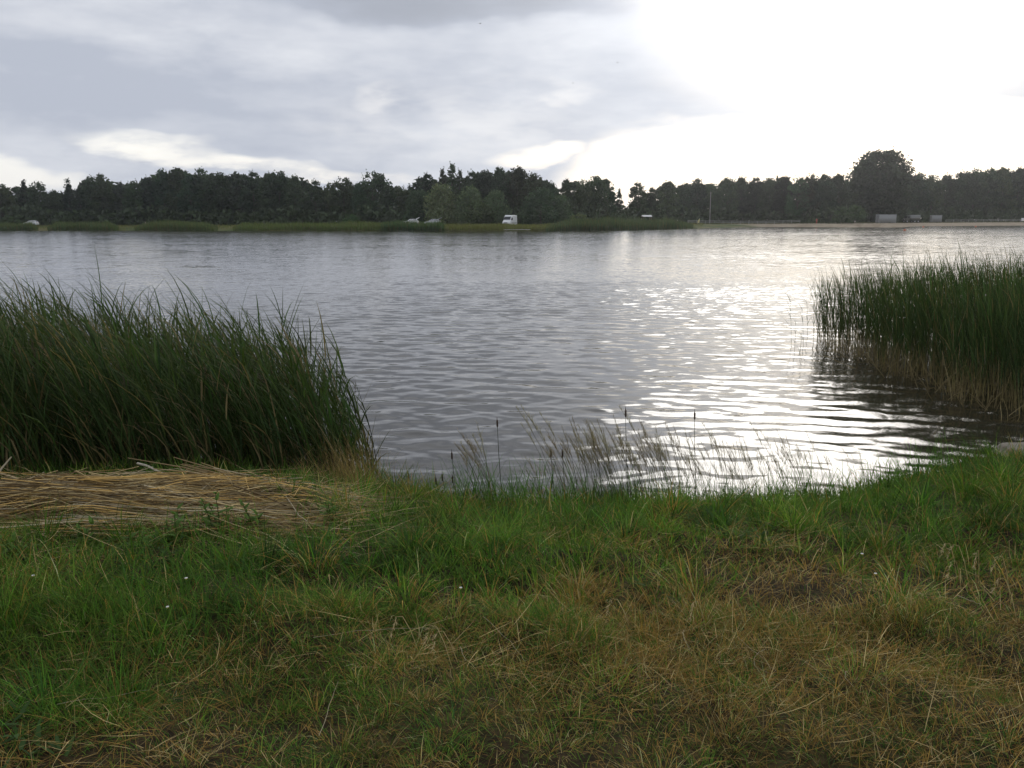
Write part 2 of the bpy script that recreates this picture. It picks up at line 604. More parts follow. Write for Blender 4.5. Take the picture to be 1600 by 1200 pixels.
def leaf_quads(g, C, size, col, flat=0.0):
    N = len(C)
    n = rng.normal(size=(N, 3))
    n[:, 2] *= (1 - flat)
    n /= np.linalg.norm(n, axis=1)[:, None]
    ref = rng.normal(size=(N, 3))
    u = np.cross(n, ref)
    u /= np.linalg.norm(u, axis=1)[:, None]
    v = np.cross(n, u)
    s = np.broadcast_to(size, (N,))[:, None]
    V = np.stack([C - u * s, C - v * s * 0.55 + u * s * 0.1, C + u * s, C + v * s * 0.55 + u * s * 0.1], 1).reshape(-1, 3)
    q = np.arange(4 * N).reshape(N, 4)
    g.add(V, [q], np.repeat(col, 4, axis=0))


def envelope(kind, t):
    """crown radius against height (t 0..1) for each kind, as a share of the widest radius"""
    if kind == 'round':
        return np.sqrt(np.clip(1 - ((t - 0.45) / 0.56) ** 2, 0, 1))
    if kind == 'oval':
        return np.sqrt(np.clip(1 - ((t - 0.42) / 0.59) ** 2, 0, 1)) * (1 - 0.25 * t)
    if kind == 'spire':
        return np.clip(1.02 - t, 0.02, 1) ** 0.85
    if kind == 'poplar':
        return np.clip(np.sin(np.pi * np.clip(0.12 + 0.9 * t, 0, 1)), 0, 1) ** 0.6
    if kind == 'willow':
        return np.sqrt(np.clip(1 - ((t - 0.30) / 0.71) ** 2, 0, 1))
    if kind == 'grand':
        return np.clip(1 - np.abs((t - 0.5) / 0.53) ** 3, 0, 1) ** 0.5
    return np.sqrt(np.clip(1 - ((t - 0.4) / 0.61) ** 2, 0, 1))


TREE_KINDS = {
    #          height radius crown base  lobes leaves leaf size  colour
    'round':  (16.0, 5.2, 0.10, 60, 6200, 0.36, (0.042, 0.066, 0.027)),
    'oval':   (17.0, 4.2, 0.07, 60, 6000, 0.35, (0.036, 0.058, 0.027)),
    'spire':  (13.0, 2.4, 0.05, 46, 3600, 0.30, (0.036, 0.058, 0.030)),
    'poplar': (20.0, 2.2, 0.05, 80, 6000, 0.34, (0.060, 0.085, 0.042)),
    'willow': (12.5, 6.0, 0.03, 70, 7000, 0.33, (0.092, 0.130, 0.064)),
    'grand':  (24.0, 9.4, 0.03, 190, 19000, 0.55, (0.062, 0.080, 0.038)),
    'shrub':  (4.0, 2.6, 0.0, 26, 2200, 0.22, (0.070, 0.105, 0.040)),
}


def make_crown(kind, seed, n_scale=1.0, size_scale=1.0):
    global rng
    Ht, R, b0, lobes, leaves, ls, col = TREE_KINDS[kind]
    keep = rng
    rng = np.random.default_rng(seed)
    g = Geo()
    n = int(leaves * n_scale)
    # lobes sit in the envelope, mostly towards its surface
    t = rng.random(lobes) ** 0.85
    rr = envelope(kind, t) * R * np.sqrt(rng.uniform(0.15, 0.85, lobes))
    an = rng.uniform(0, 2 * math.pi, lobes)
    wob = 1 + 0.22 * np.sin(an * 2 + seed) + 0.15 * np.sin(an * 3 + 2 * seed)
    cz = (b0 + (1 - b0) * t) * Ht * 0.95
    C = np.stack([np.cos(an) * rr * wob, np.sin(an) * rr * wob, cz], 1)
    lr = R * rng.uniform(0.20, 0.42, lobes) * (1.0 if kind not in ('spire', 'poplar') else 0.8) * (1 - 0.35 * t)
    which = rng.choice(lobes, n, p=lr ** 2 / (lr ** 2).sum())
    d = rng.normal(size=(n, 3))
    d /= np.linalg.norm(d, axis=1)[:, None]
    d[:, 2] = np.where(d[:, 2] < 0, d[:, 2] * 0.55, d[:, 2])
    if kind in ('willow',):
        d[:, 2] *= 1.0
    rad = lr[which] * rng.uniform(0.25, 1.0, n) ** 0.45 * (1 + 0.25 * rng.normal(size=n) * (rng.random(n) < 0.25))
    P = C[which] + d * rad[:, None]
    if kind == 'spire':
        P[:, 2] -= np.hypot(P[:, 0], P[:, 1]) * 0.35
    if kind == 'willow':
        P[:, 2] -= np.abs(rng.normal(size=n)) * 0.9
    # a few loose sprays break the outline
    k = n // 14
    tt = rng.random(k)
    a2 = rng.uniform(0, 2 * math.pi, k)
    r2 = envelope(kind, tt) * R * rng.uniform(0.75, 1.08, k)
    P[:k] = np.stack([np.cos(a2) * r2, np.sin(a2) * r2, (b0 + (1 - b0) * tt) * Ht * 1.0], 1) + rng.normal(size=(k, 3)) * 0.3
    P[:, 2] = np.maximum(P[:, 2], 0.15)
    lobe_tone = rng.uniform(0.75, 1.25, lobes)[which]
    c = np.array(col)[None, :] * (lobe_tone * rng.uniform(0.75, 1.3, n))[:, None]
    c = c * (1 + rng.normal(size=(n, 3)) * np.array([0.07, 0.03, 0.07]))
    leaf_quads(g, P, ls * size_scale * rng.uniform(0.6, 1.35, n), np.clip(c, 0.005, 0.3), 0.3)
    me = g.mesh('crown_' + kind)
    rng = keep
    return me


def make_trunk(kind, seed):
    Ht, R, b0, lobes, leaves, ls, col = TREE_KINDS[kind]
    r = random.Random(seed)
    g = Geo()
    K = 7
    top = Ht * (0.9 if kind in ('spire', 'poplar') else 0.7)
    r0 = Ht * 0.017 * (1.5 if kind == 'grand' else 1)
    pts = np.array([[[math.sin(i * 0.9 + seed) * 0.12 * i / K, math.cos(i * 1.1 + seed) * 0.12 * i / K, top * i / (K - 1) - 0.3 * (i == 0)] for i in range(K)]])
    rad = np.array([[r0 * (1.35 if i == 0 else 1) * (1 - 0.85 * i / (K - 1)) for i in range(K)]])
    g.add(*tubes(pts, rad, 7))
    for k in range(9 if kind != 'shrub' else 6):
        z0 = top * r.uniform(0.22 if kind != 'shrub' else 0.05, 0.85)
        a = r.uniform(0, 6.28)
        ln = R * r.uniform(0.45, 0.8)
        p = np.array([[[0, 0, z0], [math.cos(a) * ln * 0.4, math.sin(a) * ln * 0.4, z0 + ln * 0.3], [math.cos(a) * ln, math.sin(a) * ln, z0 + ln * (0.55 if kind != 'spire' else 0.05)]]])
        rb = r0 * (1 - 0.8 * z0 / top) * 0.5
        g.add(*tubes(p, np.array([[rb, rb * 0.7, rb * 0.2]]), 5))
    return g.mesh('trunk_' + kind, True)


PROTO = {}
for kind, nvar in (('round', 4), ('oval', 4), ('spire', 2), ('poplar', 1), ('willow', 3), ('grand', 1), ('shrub', 2)):
    PROTO[kind] = [(make_crown(kind, 100 + 17 * i + len(kind)), make_trunk(kind, i + 3)) for i in range(nvar)]

TREE_N = 0


def tree(px, top_py, kind, label, inland=45.0, wide=1.0, name=None, group='trees along the far shore', base=None):
    """a tree whose foot stands inland of the far shoreline on the bearing of px and whose tip reaches top_py"""
    global TREE_N
    v = ray(px, 345)
    # march along the bearing to the given distance behind the waterline
    Y = 200.0
    for _ in range(12):
        x = v.x / v.y * Y
        Y = float(yf(x)) + inland
    x = v.x / v.y * Y
    gz = h1(x, Y)
    topz = at_y(px, top_py, Y).z
    Ht = TREE_KINDS[kind][0]
    s = (topz - gz) / (Ht * 1.0)
    var = PROTO[kind][TREE_N % len(PROTO[kind])]
    sw = s * wide * 1.12
    nm = name or {'spire': 'spruce_tree', 'poplar': 'poplar_tree', 'willow': 'willow_tree', 'grand': 'lime_tree', 'shrub': 'shrub'}.get(kind, 'alder_tree')
    t = thing(nm, label, 'shrub' if kind == 'shrub' else 'tree', (x, Y, gz - 0.05), random.uniform(0, 6.28), group, (sw, sw, s))
    obj('trunk', var[1], M_BARK, t)
    obj('crown', var[0], M_LEAF, t)
    TREE_N += 1
    return t


ORD = ['first', 'second', 'third', 'fourth', 'fifth', 'sixth', 'seventh', 'eighth', 'ninth', 'tenth', 'eleventh', 'twelfth', 'thirteenth', 'fourteenth']
# pixel column, tip row, kind, metres inland, width, label
TREES = [
    (-60, 283, 'round', 45, 1.0, 'dark broadleaf tree cut off beyond the left edge of the far treeline'),
    (4, 288, 'round', 42, 0.9, 'low round tree at the left end of the far treeline'),
    (24, 306, 'spire', 60, 0.8, 'tiny pointed conifer in the gap at the left end of the treeline'),
    (42, 281, 'spire', 50, 1.0, 'narrow pointed conifer behind the white car at the far left'),
    (63, 283, 'round', 46, 0.75, 'rounded crown just right of the narrow conifer at far left'),
    (88, 297, 'oval', 48, 0.9, 'low tree filling the dip right of the leftmost white car'),
    (111, 279, 'spire', 52, 1.05, 'pointed conifer tip standing between two lower left crowns'),
    (128, 292, 'oval', 44, 0.9, 'shorter dark tree left of the double-topped tree'),
    (146, 274, 'oval', 46, 0.85, 'left half of the double-topped dark tree above the shore reeds'),
    (163, 272, 'oval', 46, 0.85, 'right half of the double-topped dark tree above the shore reeds'),
    (192, 284, 'spire', 48, 1.1, 'small pointed tree in the dip before the high dark wood'),
    (214, 282, 'round', 44, 0.8, 'bushy tree behind the pale post on the left shore'),
    (236, 275, 'oval', 46, 0.85, 'tree climbing to the left shoulder of the high dark wood'),
    (259, 265, 'oval', 48, 0.9, 'first high top of the dark wood on the left'),
    (283, 264, 'round', 50, 0.8, 'second high top of the dark wood on the left'),
    (300, 271, 'oval', 44, 0.8, 'slightly lower tree between the high tops of the left wood'),
    (318, 262, 'oval', 48, 0.9, 'tallest top of the dark wood on the left'),
    (345, 270, 'round', 46, 0.8, 'broad dark tree right of the tallest top of the left wood'),
    (374, 271, 'spire', 47, 1.3, 'pointed top midway along the left wood'),
    (398, 267, 'oval', 49, 0.9, 'tall dark tree above the left end of the green shore strip'),
    (422, 269, 'oval', 46, 0.8, 'dark tree left of the last high top of the left wood'),
    (438, 268, 'round', 48, 0.75, 'last high top of the left wood before it falls away'),
    (462, 274, 'oval', 46, 0.85, 'sloping right shoulder of the high left wood'),
    (494, 281, 'oval', 44, 0.9, 'lower tree between two dips left of the parked cars'),
    (516, 288, 'round', 50, 0.7, 'low dark tree in the dip left of the broad crown'),
    (538, 278, 'round', 46, 0.85, 'round-topped tree left of the wide oak-like crown'),
    (562, 286, 'oval', 44, 0.8, 'narrow tree pressed against the wide crown above the cars'),
    (583, 268, 'round', 47, 0.9, 'wide rugged crown standing above the two cars with raised tailgates'),
    (607, 288, 'oval', 43, 0.8, 'lower tree on the right flank of the wide rugged crown'),
    (628, 291, 'round', 56, 0.7, 'low distant tree in the dip above the white car'),
    (641, 288, 'spire', 60, 0.9, 'thin conifer tip in the dip above the white car'),
    (668, 270, 'oval', 52, 0.85, 'dark tree at the left end of the tall middle group'),
    (693, 262, 'poplar', 54, 0.85, 'slender poplar left of the tallest poplar'),
    (707, 254, 'poplar', 55, 1.0, 'tallest slender poplar in the middle of the treeline'),
    (719, 264, 'poplar', 54, 0.8, 'shorter slender poplar right of the tallest poplar'),
    (738, 267, 'oval', 52, 0.8, 'dark tree right of the three poplars'),
    (757, 265, 'oval', 50, 0.8, 'tall tree left of the middle group\'s right-hand tops'),
    (781, 261, 'oval', 50, 0.8, 'pointed tall tree above the white van\'s left side'),
    (808, 262, 'round', 50, 0.75, 'rounded tall tree right above the white van'),
    (832, 270, 'round', 49, 0.75, 'open-crowned tree at the right end of the tall middle group'),
    (690, 287, 'willow', 34, 0.85, 'grey-green willow in front of the three poplars'),
    (735, 291, 'willow', 33, 0.8, 'grey-green willow left of the white van'),
    (655, 297, 'willow', 37, 0.75, 'smaller grey-green willow left of the poplars'),
    (775, 296, 'willow', 38, 0.7, 'greyish willow close behind the white van'),
    (845, 293, 'willow', 30, 1.05, 'big domed pale green willow right of the white van'),
    (876, 305, 'willow', 31, 0.85, 'lower right dome beside the big pale green willow'),
    (862, 284, 'oval', 48, 0.8, 'dark tree rising behind the domed willow'),
    (885, 279, 'oval', 47, 0.75, 'dark tree left of the broad dark crown'),
    (910, 281, 'round', 45, 0.7, 'left lobe of the broad dark crown right of the willow'),
    (930, 275, 'round', 45, 0.8, 'top of the broad dark crown right of the willow'),
    (946, 280, 'round', 45, 0.65, 'right lobe of the broad dark crown beside the notch of sky'),
    (967, 295, 'spire', 60, 0.9, 'small conifer standing alone in the notch of sky'),
    (996, 284, 'oval', 46, 0.95, 'pointed dark tree right of the notch of sky'),
    (1018, 293, 'oval', 44, 0.8, 'low tree above the pale roof behind the reeds'),
    (1042, 284, 'round', 46, 0.85, 'rounded hazy tree right of the pale roof'),
    (1066, 287, 'oval', 46, 0.85, 'hazy tree left of the tall bare pole'),
    (1088, 278, 'oval', 50, 0.9, 'hazy tree with a thin spread top left of the pole'),
    (1112, 287, 'round', 46, 0.75, 'hazy tree directly behind the bare pole'),
    (1135, 279, 'round', 47, 0.75, 'hazy rounded tree right of the bare pole'),
    (1156, 276, 'oval', 48, 0.85, 'hazy tree at the left end of the long even wood'),
    (1178, 276, 'oval', 48, 0.85, 'second tree of the long even wood right of the pole'),
    (1200, 278, 'round', 48, 0.75, 'third tree of the long even wood right of the pole'),
    (1222, 275, 'oval', 48, 0.85, 'fourth tree of the long even wood right of the pole'),
    (1245, 277, 'round', 48, 0.75, 'fifth tree of the long even wood, left of the figure in red'),
    (1264, 272, 'round', 50, 0.75, 'hazy tree above the figure in red'),
    (1286, 272, 'oval', 49, 0.85, 'hazy tree just right of the figure in red'),
    (1308, 273, 'round', 49, 0.75, 'hazy tree touching the left side of the great lime tree'),
    (1371, 237, 'grand', 36, 1.0, 'great broad lime tree towering over the grey container'),
    (1432, 269, 'oval', 50, 0.9, 'hazy tree touching the right side of the great lime tree'),
    (1453, 274, 'round', 50, 0.75, 'hazy tree above the small pale kiosk'),
    (1474, 272, 'oval', 50, 0.85, 'hazy tree right of the small pale kiosk'),
    (1497, 268, 'oval', 50, 0.85, 'first of the rising row of trees above the rail fence'),
    (1518, 264, 'round', 51, 0.75, 'second of the rising row of trees above the rail fence'),
    (1540, 263, 'oval', 51, 0.85, 'third of the rising row of trees above the rail fence'),
    (1562, 263, 'round', 51, 0.75, 'fourth of the rising row of trees above the rail fence'),
    (1586, 261, 'oval', 51, 0.85, 'last full tree of the rising row at the right edge'),
    (1618, 260, 'round', 51, 0.85, 'tree cut off by the right edge above the rail fence'),
    (1660, 262, 'oval', 51, 0.9, 'tree beyond the right edge of the treeline'),
]
for px, ty, kind, inl, wd, lab in TREES:
    tree(px, ty, kind, lab, inl, wd)
for px, ty, wd, inl, lab in ((748, 319, 1.0, 20, 'bright green bush on the meadow left of the white van'),
                             (14, 338, 1.2, 16, 'low bush beside the leftmost white car'),
                             (1330, 322, 1.1, 30, 'rounded bush at the foot of the great lime tree'),
                             (905, 334, 1.0, 22, 'small bush at the right foot of the domed willow'),
                             (548, 336, 1.1, 26, 'low bush in front of the wood left of the parked cars')):
    tree(px, ty, 'shrub', lab, inl, wd, group='bushes on the far meadow')


def build_backwood():
    """the depth of the wood behind the first rows: one mass"""
    global rng
    rng = np.random.default_rng(77)
    base = [make_crown(k, 500 + i, 0.21, 2.5) for i, k in enumerate(('oval', 'round', 'oval', 'round'))]
    g = Geo()
    data = []
    for me in base:
        co = np.empty(len(me.vertices) * 3, dtype=np.float32)
        me.vertices.foreach_get('co', co)
        cc = np.empty(len(me.vertices) * 4, dtype=np.float32)
        me.color_attributes['tint'].data.foreach_get('color', cc)
        data.append((co.reshape(-1, 3), cc.reshape(-1, 4)[:, :3]))
        bpy.data.meshes.remove(me)
    skyline = sorted([(p[0], p[1]) for p in TREES if p[2] not in ('spire', 'poplar', 'willow', 'grand')])
    sx = [p[0] for p in skyline]
    sy = [p[1] for p in skyline]
    for k in range(96):
        px = -330 + k * 2260 / 96 + rng.uniform(-5, 5)
        ty = float(np.interp(px, sx, sy)) + rng.uniform(3, 12)
        if 945 < px < 992:
            ty = max(ty, 318)
        v = ray(px, 345)
        Y = 200.0
        inland = 64 + 14 * (k % 2)
        for _ in range(12):
            Y = float(yf(v.x / v.y * Y)) + inland
        x = v.x / v.y * Y
        gz = h1(x, Y)
        co, cc = data[k % 4]
        s = (at_y(px, ty, Y).z - gz) / 16.3
        a = rng.uniform(0, 6.28)
        R = np.array([[math.cos(a), math.sin(a), 0], [-math.sin(a), math.cos(a), 0], [0, 0, 1]])
        P = (co @ R) * np.array([s * 1.4, s * 1.4, s]) + np.array([x, Y, gz])
        g.add(P, [np.arange(len(P)).reshape(-1, 4)], cc * rng.uniform(0.75, 1.1))
    # dark thicket under the first row of crowns
    n = 26000
    px = rng.uniform(-150, 1750, n)
    Yv = np.empty(n)
    bx = (px - 800) / F_PX
    Yv[:] = 250
    inl = rng.uniform(36, 62, n)
    for _ in range(12):
        Yv = yf(bx * 1.017 * Yv) + inl
    X = bx * 1.017 * Yv
    hgt = rng.random(n) ** 1.3 * (4.6 + 1.8 * snoise(X, Yv, 0.22, 12))
    Z = H(X, Yv) + np.maximum(hgt, 0.1)
    c = np.array([0.045, 0.066, 0.028])[None] * rng.uniform(0.6, 1.4, n)[:, None]
    leaf_quads(g, np.stack([X, Yv, Z], 1), rng.uniform(0.5, 1.05, n), c, 0.3)
    o = obj('woodland', g.mesh('woodland'), leaf_mat('woodland_foliage', trans=0.15))
    tag(o, 'dense dark wood filling the depth behind the far shore trees', 'woodland', kind='stuff')


build_backwood()


# ------------------------------------------------------------------ far shore: reeds and meadow grass
M_REED = leaf_mat('reed_leaf', trans=0.30, rough=0.7, spec=0.12)
M_REED_FAR = leaf_mat('far_reed_leaf', trans=0.48, rough=0.6)
M_GRASS = leaf_mat('grass_blade', trans=0.33, rough=0.8, spec=0.12)


def shore_xy(px0, px1, n, inl0, inl1):
    px = rng.uniform(px0, px1, n)
    bx = (px - 800) / F_PX * 1.017
    Y = np.full(n, 220.0)
    inl = rng.uniform(inl0, inl1, n)
    for _ in range(14):
        Y = yf(bx * Y) + inl
    return px, bx * Y, Y


def far_reeds(px0, px1, height, inl0, inl1, n, label, col, name='reed_bed', hvar=0.22, cat='reeds', rounded=True):
    px, X, Y = shore_xy(px0, px1, n, inl0, inl1)
    u = (px - px0) / (px1 - px0)
    prof = np.clip(4.5 * np.minimum(u, 1 - u) + 0.35, 0, 1) if rounded else np.clip(12 * np.minimum(u, 1 - u) + 0.3, 0, 1)
    hh = height * prof * (1 - hvar + 2 * hvar * rng.random(n)) * (1 + 0.22 * snoise(X, Y, 0.5, len(label)))
    pos = np.stack([X, Y, np.maximum(H(X, Y), -0.1) - 0.05], 1)
    V, P, K, t = ribbons(pos, rng.uniform(0, 6.28, n), hh, rng.uniform(0.06, 0.13, n), rng.uniform(0.0, 0.22, n), rng.uniform(0, 0.7, n), 2,
                         wind=np.array([-0.05, 0, 0]))
    c = 1.0 * np.array(col)[None] * rng.uniform(0.65, 1.4, n)[:, None]
    dry = rng.random(n) < 0.16
    c[dry] = np.array([0.16, 0.13, 0.06]) * rng.uniform(0.6, 1.2, dry.sum())[:, None]
    g = Geo()
    g.add(V, P, np.repeat(c, K, axis=0))
    return tag(obj(name, g.mesh(name), M_REED_FAR), label, cat, 'reed beds along the far shore', 'stuff')


RC = (0.080, 0.118, 0.046)
far_reeds(22, 84, 2.0, 0.0, 5, 2200, 'small reed clump hiding the wheels of the leftmost car', RC)
far_reeds(98, 206, 1.9, -1, 6, 4200, 'long rounded reed bed right of the leftmost white car', RC)
far_reeds(230, 356, 2.0, -1, 6, 4600, 'long reed bed right of the pale post on the shore', (0.088, 0.122, 0.046))
far_reeds(378, 640, 1.5, -0.5, 8, 9000, 'green waterside reed strip under the left wood', (0.105, 0.142, 0.046), rounded=False)
far_reeds(600, 700, 1.75, -0.5, 6, 5000, 'darker reeds in front of the cars with raised tailgates', (0.066, 0.118, 0.052), rounded=False)
far_reeds(690, 870, 1.05, -0.3, 8, 6500, 'low yellowish waterside grass below the white van', (0.150, 0.160, 0.055), name='waterside_grass', cat='grass', rounded=False)
far_reeds(852, 1075, 2.2, -3, 7, 11000, 'largest dark reed bed of the far shore, at its bend', (0.070, 0.104, 0.050))
# sparse meadow grass over the whole far bank
_, X, Y = shore_xy(-150, 1090, 20000, 0.5, 36)
n = len(X)
V, P, K, t = ribbons(np.stack([X, Y, H(X, Y) - 0.03], 1), rng.uniform(0, 6.28, n), rng.uniform(0.25, 0.75, n), rng.uniform(0.06, 0.14, n),
                     rng.uniform(0.05, 0.5, n), rng.uniform(0, 0.8, n), 2)
c = np.where((rng.random(n) < 0.45)[:, None], np.array([[0.22, 0.185, 0.075]]), np.array([[0.115, 0.145, 0.048]])) * rng.uniform(0.6, 1.3, n)[:, None]
g = Geo().add(V, P, np.repeat(c, K, axis=0))
tag(obj('meadow_grass', g.mesh('meadow_grass'), M_REED_FAR), 'rough yellow-green meadow grass on the far bank', 'grass', kind='stuff')
_, X, Y = shore_xy(1075, 1760, 9000, 20, 42)
n = len(X)
V, P, K, t = ribbons(np.stack([X, Y, H(X, Y) - 0.03], 1), rng.uniform(0, 6.28, n), rng.uniform(0.2, 0.6, n), rng.uniform(0.06, 0.14, n),
                     rng.uniform(0.05, 0.5, n), rng.uniform(0, 0.8, n), 2)
c = np.array([[0.085, 0.095, 0.035]]) * rng.uniform(0.6, 1.3, n)[:, None]
g = Geo().add(V, P, np.repeat(c, K, axis=0))
tag(obj('beach_grass', g.mesh('beach_grass'), M_GRASS), 'sparse grass behind the sandy beach on the right', 'grass', kind='stuff')

# ------------------------------------------------------------------ far shore: vehicles and small things
M_WHITE = plain_mat('white_paint', (0.78, 0.78, 0.78), 0.35, var=0.04, coat=0.3)
M_SILVER = plain_mat('silver_paint', (0.50, 0.51, 0.52), 0.35, 0.3, var=0.04, coat=0.3)
M_OLIVE = plain_mat('olive_paint', (0.060, 0.062, 0.045), 0.7, var=0.15)
M_CANVAS = plain_mat('grey_canvas', (0.22, 0.23, 0.22), 0.9, var=0.1)
M_GLASS = plain_mat('dark_glass', (0.02, 0.024, 0.028), 0.08, var=0.02)
M_TYRE = plain_mat('tyre_rubber', (0.02, 0.02, 0.02), 0.9)
M_RIM = plain_mat('wheel_rim', (0.35, 0.35, 0.36), 0.4, 0.7)
M_TRIM = plain_mat('black_trim', (0.03, 0.03, 0.03), 0.7)
M_LAMP = plain_mat('lamp_glass', (0.65, 0.65, 0.62), 0.15)
M_RED = plain_mat('red_lens', (0.35, 0.02, 0.02), 0.25)
M_STEEL = plain_mat('painted_steel', (0.34, 0.35, 0.35), 0.6, var=0.10, scale=1.2)
M_ROOFW = plain_mat('pale_roof', (0.62, 0.62, 0.60), 0.6)
M_WOOD = plain_mat('weathered_wood', (0.26, 0.21, 0.15), 0.85, var=0.25, scale=4)
M_RAIL = plain_mat('grey_rail', (0.30, 0.30, 0.28), 0.8, var=0.15)
M_YELLOW = plain_mat('pale_yellow_cloth', (0.62, 0.56, 0.28), 0.8)
M_ORANGE = plain_mat('buoy_plastic', (0.42, 0.12, 0.05), 0.5)


def loft(sections, name, mat, parent, closed=True):
    """sections: list of (x, list of (y,z)) rings of equal length, along x"""
    n = len(sections[0][1])
    v = [(x, y, z) for x, ring in sections for y, z in ring]
    q = []
    for i in range(len(sections) - 1):
        for j in range(n):
            q.append([i * n + j, i * n + (j + 1) % n, (i + 1) * n + (j + 1) % n, (i + 1) * n + j])
    me = bpy.data.meshes.new(name)
    faces = q + [list(range(n))[::-1], [len(v) - n + j for j in range(n)]]
    me.from_pydata(v, [], faces)
    for p in me.polygons:
        p.use_smooth = False
    return obj(name, me, mat, parent)


def ring(w0, w1, z0, z1, r=0.08):
    """car cross-section: bottom width w0, top width w1, slightly rounded shoulders"""
    return [(-w0, z0), (-w0 * 1.0, z0 + (z1 - z0) * 0.55), (-w1, z1 - r), (-w1 + r, z1), (w1 - r, z1), (w1, z1 - r), (w0, z0 + (z1 - z0) * 0.55), (w0, z0)]


def panel(name, pts, mat, parent, thick=0.02):
    """a flat pane from its corner points, given a real thickness"""
    p = [Vector(q) for q in pts]
    nrm = (p[1] - p[0]).cross(p[2] - p[0]).normalized()
    v = [q + nrm * thick / 2 for q in p] + [q - nrm * thick / 2 for q in p]
    n = len(p)
    f = [list(range(n)), list(range(2 * n - 1, n - 1, -1))] + [[i, n + i, n + (i + 1) % n, (i + 1) % n] for i in range(n)]
    me = bpy.data.meshes.new(name)
    me.from_pydata([tuple(a) for a in v], [], f)
    return obj(name, me, mat, parent)


def disc_mesh(name, r0, wdt, r1=None, sides=18):
    g = Geo()
    prof = [(0.0, -wdt / 2), (r0 * 0.9, -wdt / 2), (r0, -wdt / 2 + 0.03), (r0, wdt / 2 - 0.03), (r0 * 0.9, wdt / 2), (0.0, wdt / 2)]
    v, q = [], []
    for r_, y in prof:
        for s in range(sides):
            a = s * 2 * math.pi / sides
            v.append((r_ * math.cos(a), y, r_ * math.sin(a)))
    for i in range(len(prof) - 1):
        for s in range(sides):
            q.append([i * sides + s, i * sides + (s + 1) % sides, (i + 1) * sides + (s + 1) % sides, (i + 1) * sides + s])
    g.add(v, [q])
    return g.mesh(name, True)


TYRE_ME, RIM_ME = disc_mesh('tyre', 0.31, 0.2), disc_mesh('rim', 0.2, 0.215)
BIGTYRE_ME, BIGRIM_ME = disc_mesh('tyre', 0.5, 0.3), disc_mesh('rim', 0.28, 0.315)


def wheels(parent, xs, half, r=0.31, big=False):
    for x in xs:
        for s in (-1, 1):
            wq = obj('wheel', BIGTYRE_ME if big else TYRE_ME, M_TYRE, parent, (x, s * half, r))
            obj('rim', BIGRIM_ME if big else RIM_ME, M_RIM, wq)


def on_shore(px, inland):
    v = ray(px, 345)
    Y = 200.0
    for _ in range(14):
        Y = float(yf(v.x / v.y * Y)) + inland
    x = v.x / v.y * Y
    return Vector((x, Y, h1(x, Y)))


def car(px, inland, rz, label, paint, lift=0.0, gate=True, hatch=True):
    """a small family car, front towards +x"""
    p = on_shore(px, inland)
    p.z += lift
    t = thing('parked_car', label, 'car', p, rz, 'cars parked on the far meadow')
    W = 0.84
    loft([(-2.05, ring(W * .88, W * .84, .38, .88)), (-1.95, ring(W * .97, W * .92, .24, .95)), (-1.2, ring(W, W * .95, .2, .96)), (0.7, ring(W, W * .95, .2, .94)),
          (1.3, ring(W, W * .92, .2, .88)), (1.85, ring(W * .94, W * .86, .22, .76)), (2.08, ring(W * .8, W * .75, .32, .62))], 'body', paint, t)
    loft([(-1.85, ring(W * .92, W * .72, .9, 1.02, .05)), (-1.5, ring(W * .92, W * .70, .9, 1.38, .07)), (-0.6, ring(W * .93, W * .70, .9, 1.46, .07)),
          (0.15, ring(W * .93, W * .69, .9, 1.42, .07)), (1.05, ring(W * .92, W * .80, .88, .93, .02))], 'cabin', paint, t)
    for s in (-1, 1):
        y0, y1 = s * W * .935, s * W * .735
        panel('side_window', [(0.62, y0, 1.0), (0.05, y1 * 1.02, 1.36), (-0.38, y1 * 1.02, 1.39), (-0.38, y0, 1.0)], M_GLASS, t, 0.05)
        panel('side_window', [(-0.46, y0, 1.0), (-0.46, y1 * 1.02, 1.39), (-1.35, y1 * 1.02, 1.33), (-1.6, y0, 1.02)], M_GLASS, t, 0.05)
        obj('headlight', bevel_box('headlight', (1.93, s * .52, .62), (.16, .34, .14), .03), M_LAMP, t)
        obj('tail_light', bevel_box('tail_light', (-2.0, s * .66, .78), (.14, .2, .22), .03), M_RED, t)
        obj('wing_mirror', bevel_box('wing_mirror', (0.5, s * .95, 1.0), (.1, .18, .12), .03), paint, t)
    panel('windscreen', [(1.0, -W * .78, .965), (1.0, W * .78, .965), (0.2, W * .64, 1.415), (0.2, -W * .64, 1.415)], M_GLASS, t, 0.05)
    obj('bumper', bevel_box('bumper', (2.0, 0, .42), (.24, 1.4, .2), .06), M_TRIM, t)
    if gate:
        # tailgate swung up from the roof's rear edge
        tg = panel('tailgate', [(-1.45, -.58, 1.40), (-1.45, .58, 1.40), (-2.25, .62, 1.78), (-2.25, -.62, 1.78)], paint, t, 0.08)
        panel('rear_window', [(-1.6, -.5, 1.42), (-1.6, .5, 1.42), (-2.0, .5, 1.61), (-2.0, -.5, 1.61)], M_GLASS, tg, 0.06)
        panel('boot_shade_panel', [(-2.06, -.6, .55), (-2.06, .6, .55), (-1.62, .55, 1.33), (-1.62, -.55, 1.33)], M_TRIM, t, 0.06)  # black sheet standing in for the shade inside the open boot
    else:
        panel('rear_window', [(-1.86, -.6, 1.02), (-1.86, .6, 1.02), (-1.55, .55, 1.34), (-1.55, -.55, 1.34)], M_GLASS, t, 0.06)
    wheels(t, (-1.3, 1.32), .76)
    return t


PI = math.pi
car(641, 17, PI + 0.28, 'white car with its tailgate raised, front to the left', M_WHITE, 0.45)
car(676, 19, PI - 0.12, 'silver-grey car with its tailgate raised, right of the white car', M_SILVER, 0.40)
car(48, 15, PI + 0.05, 'white car with closed tailgate alone at the far left', M_WHITE, 0.55, gate=False)


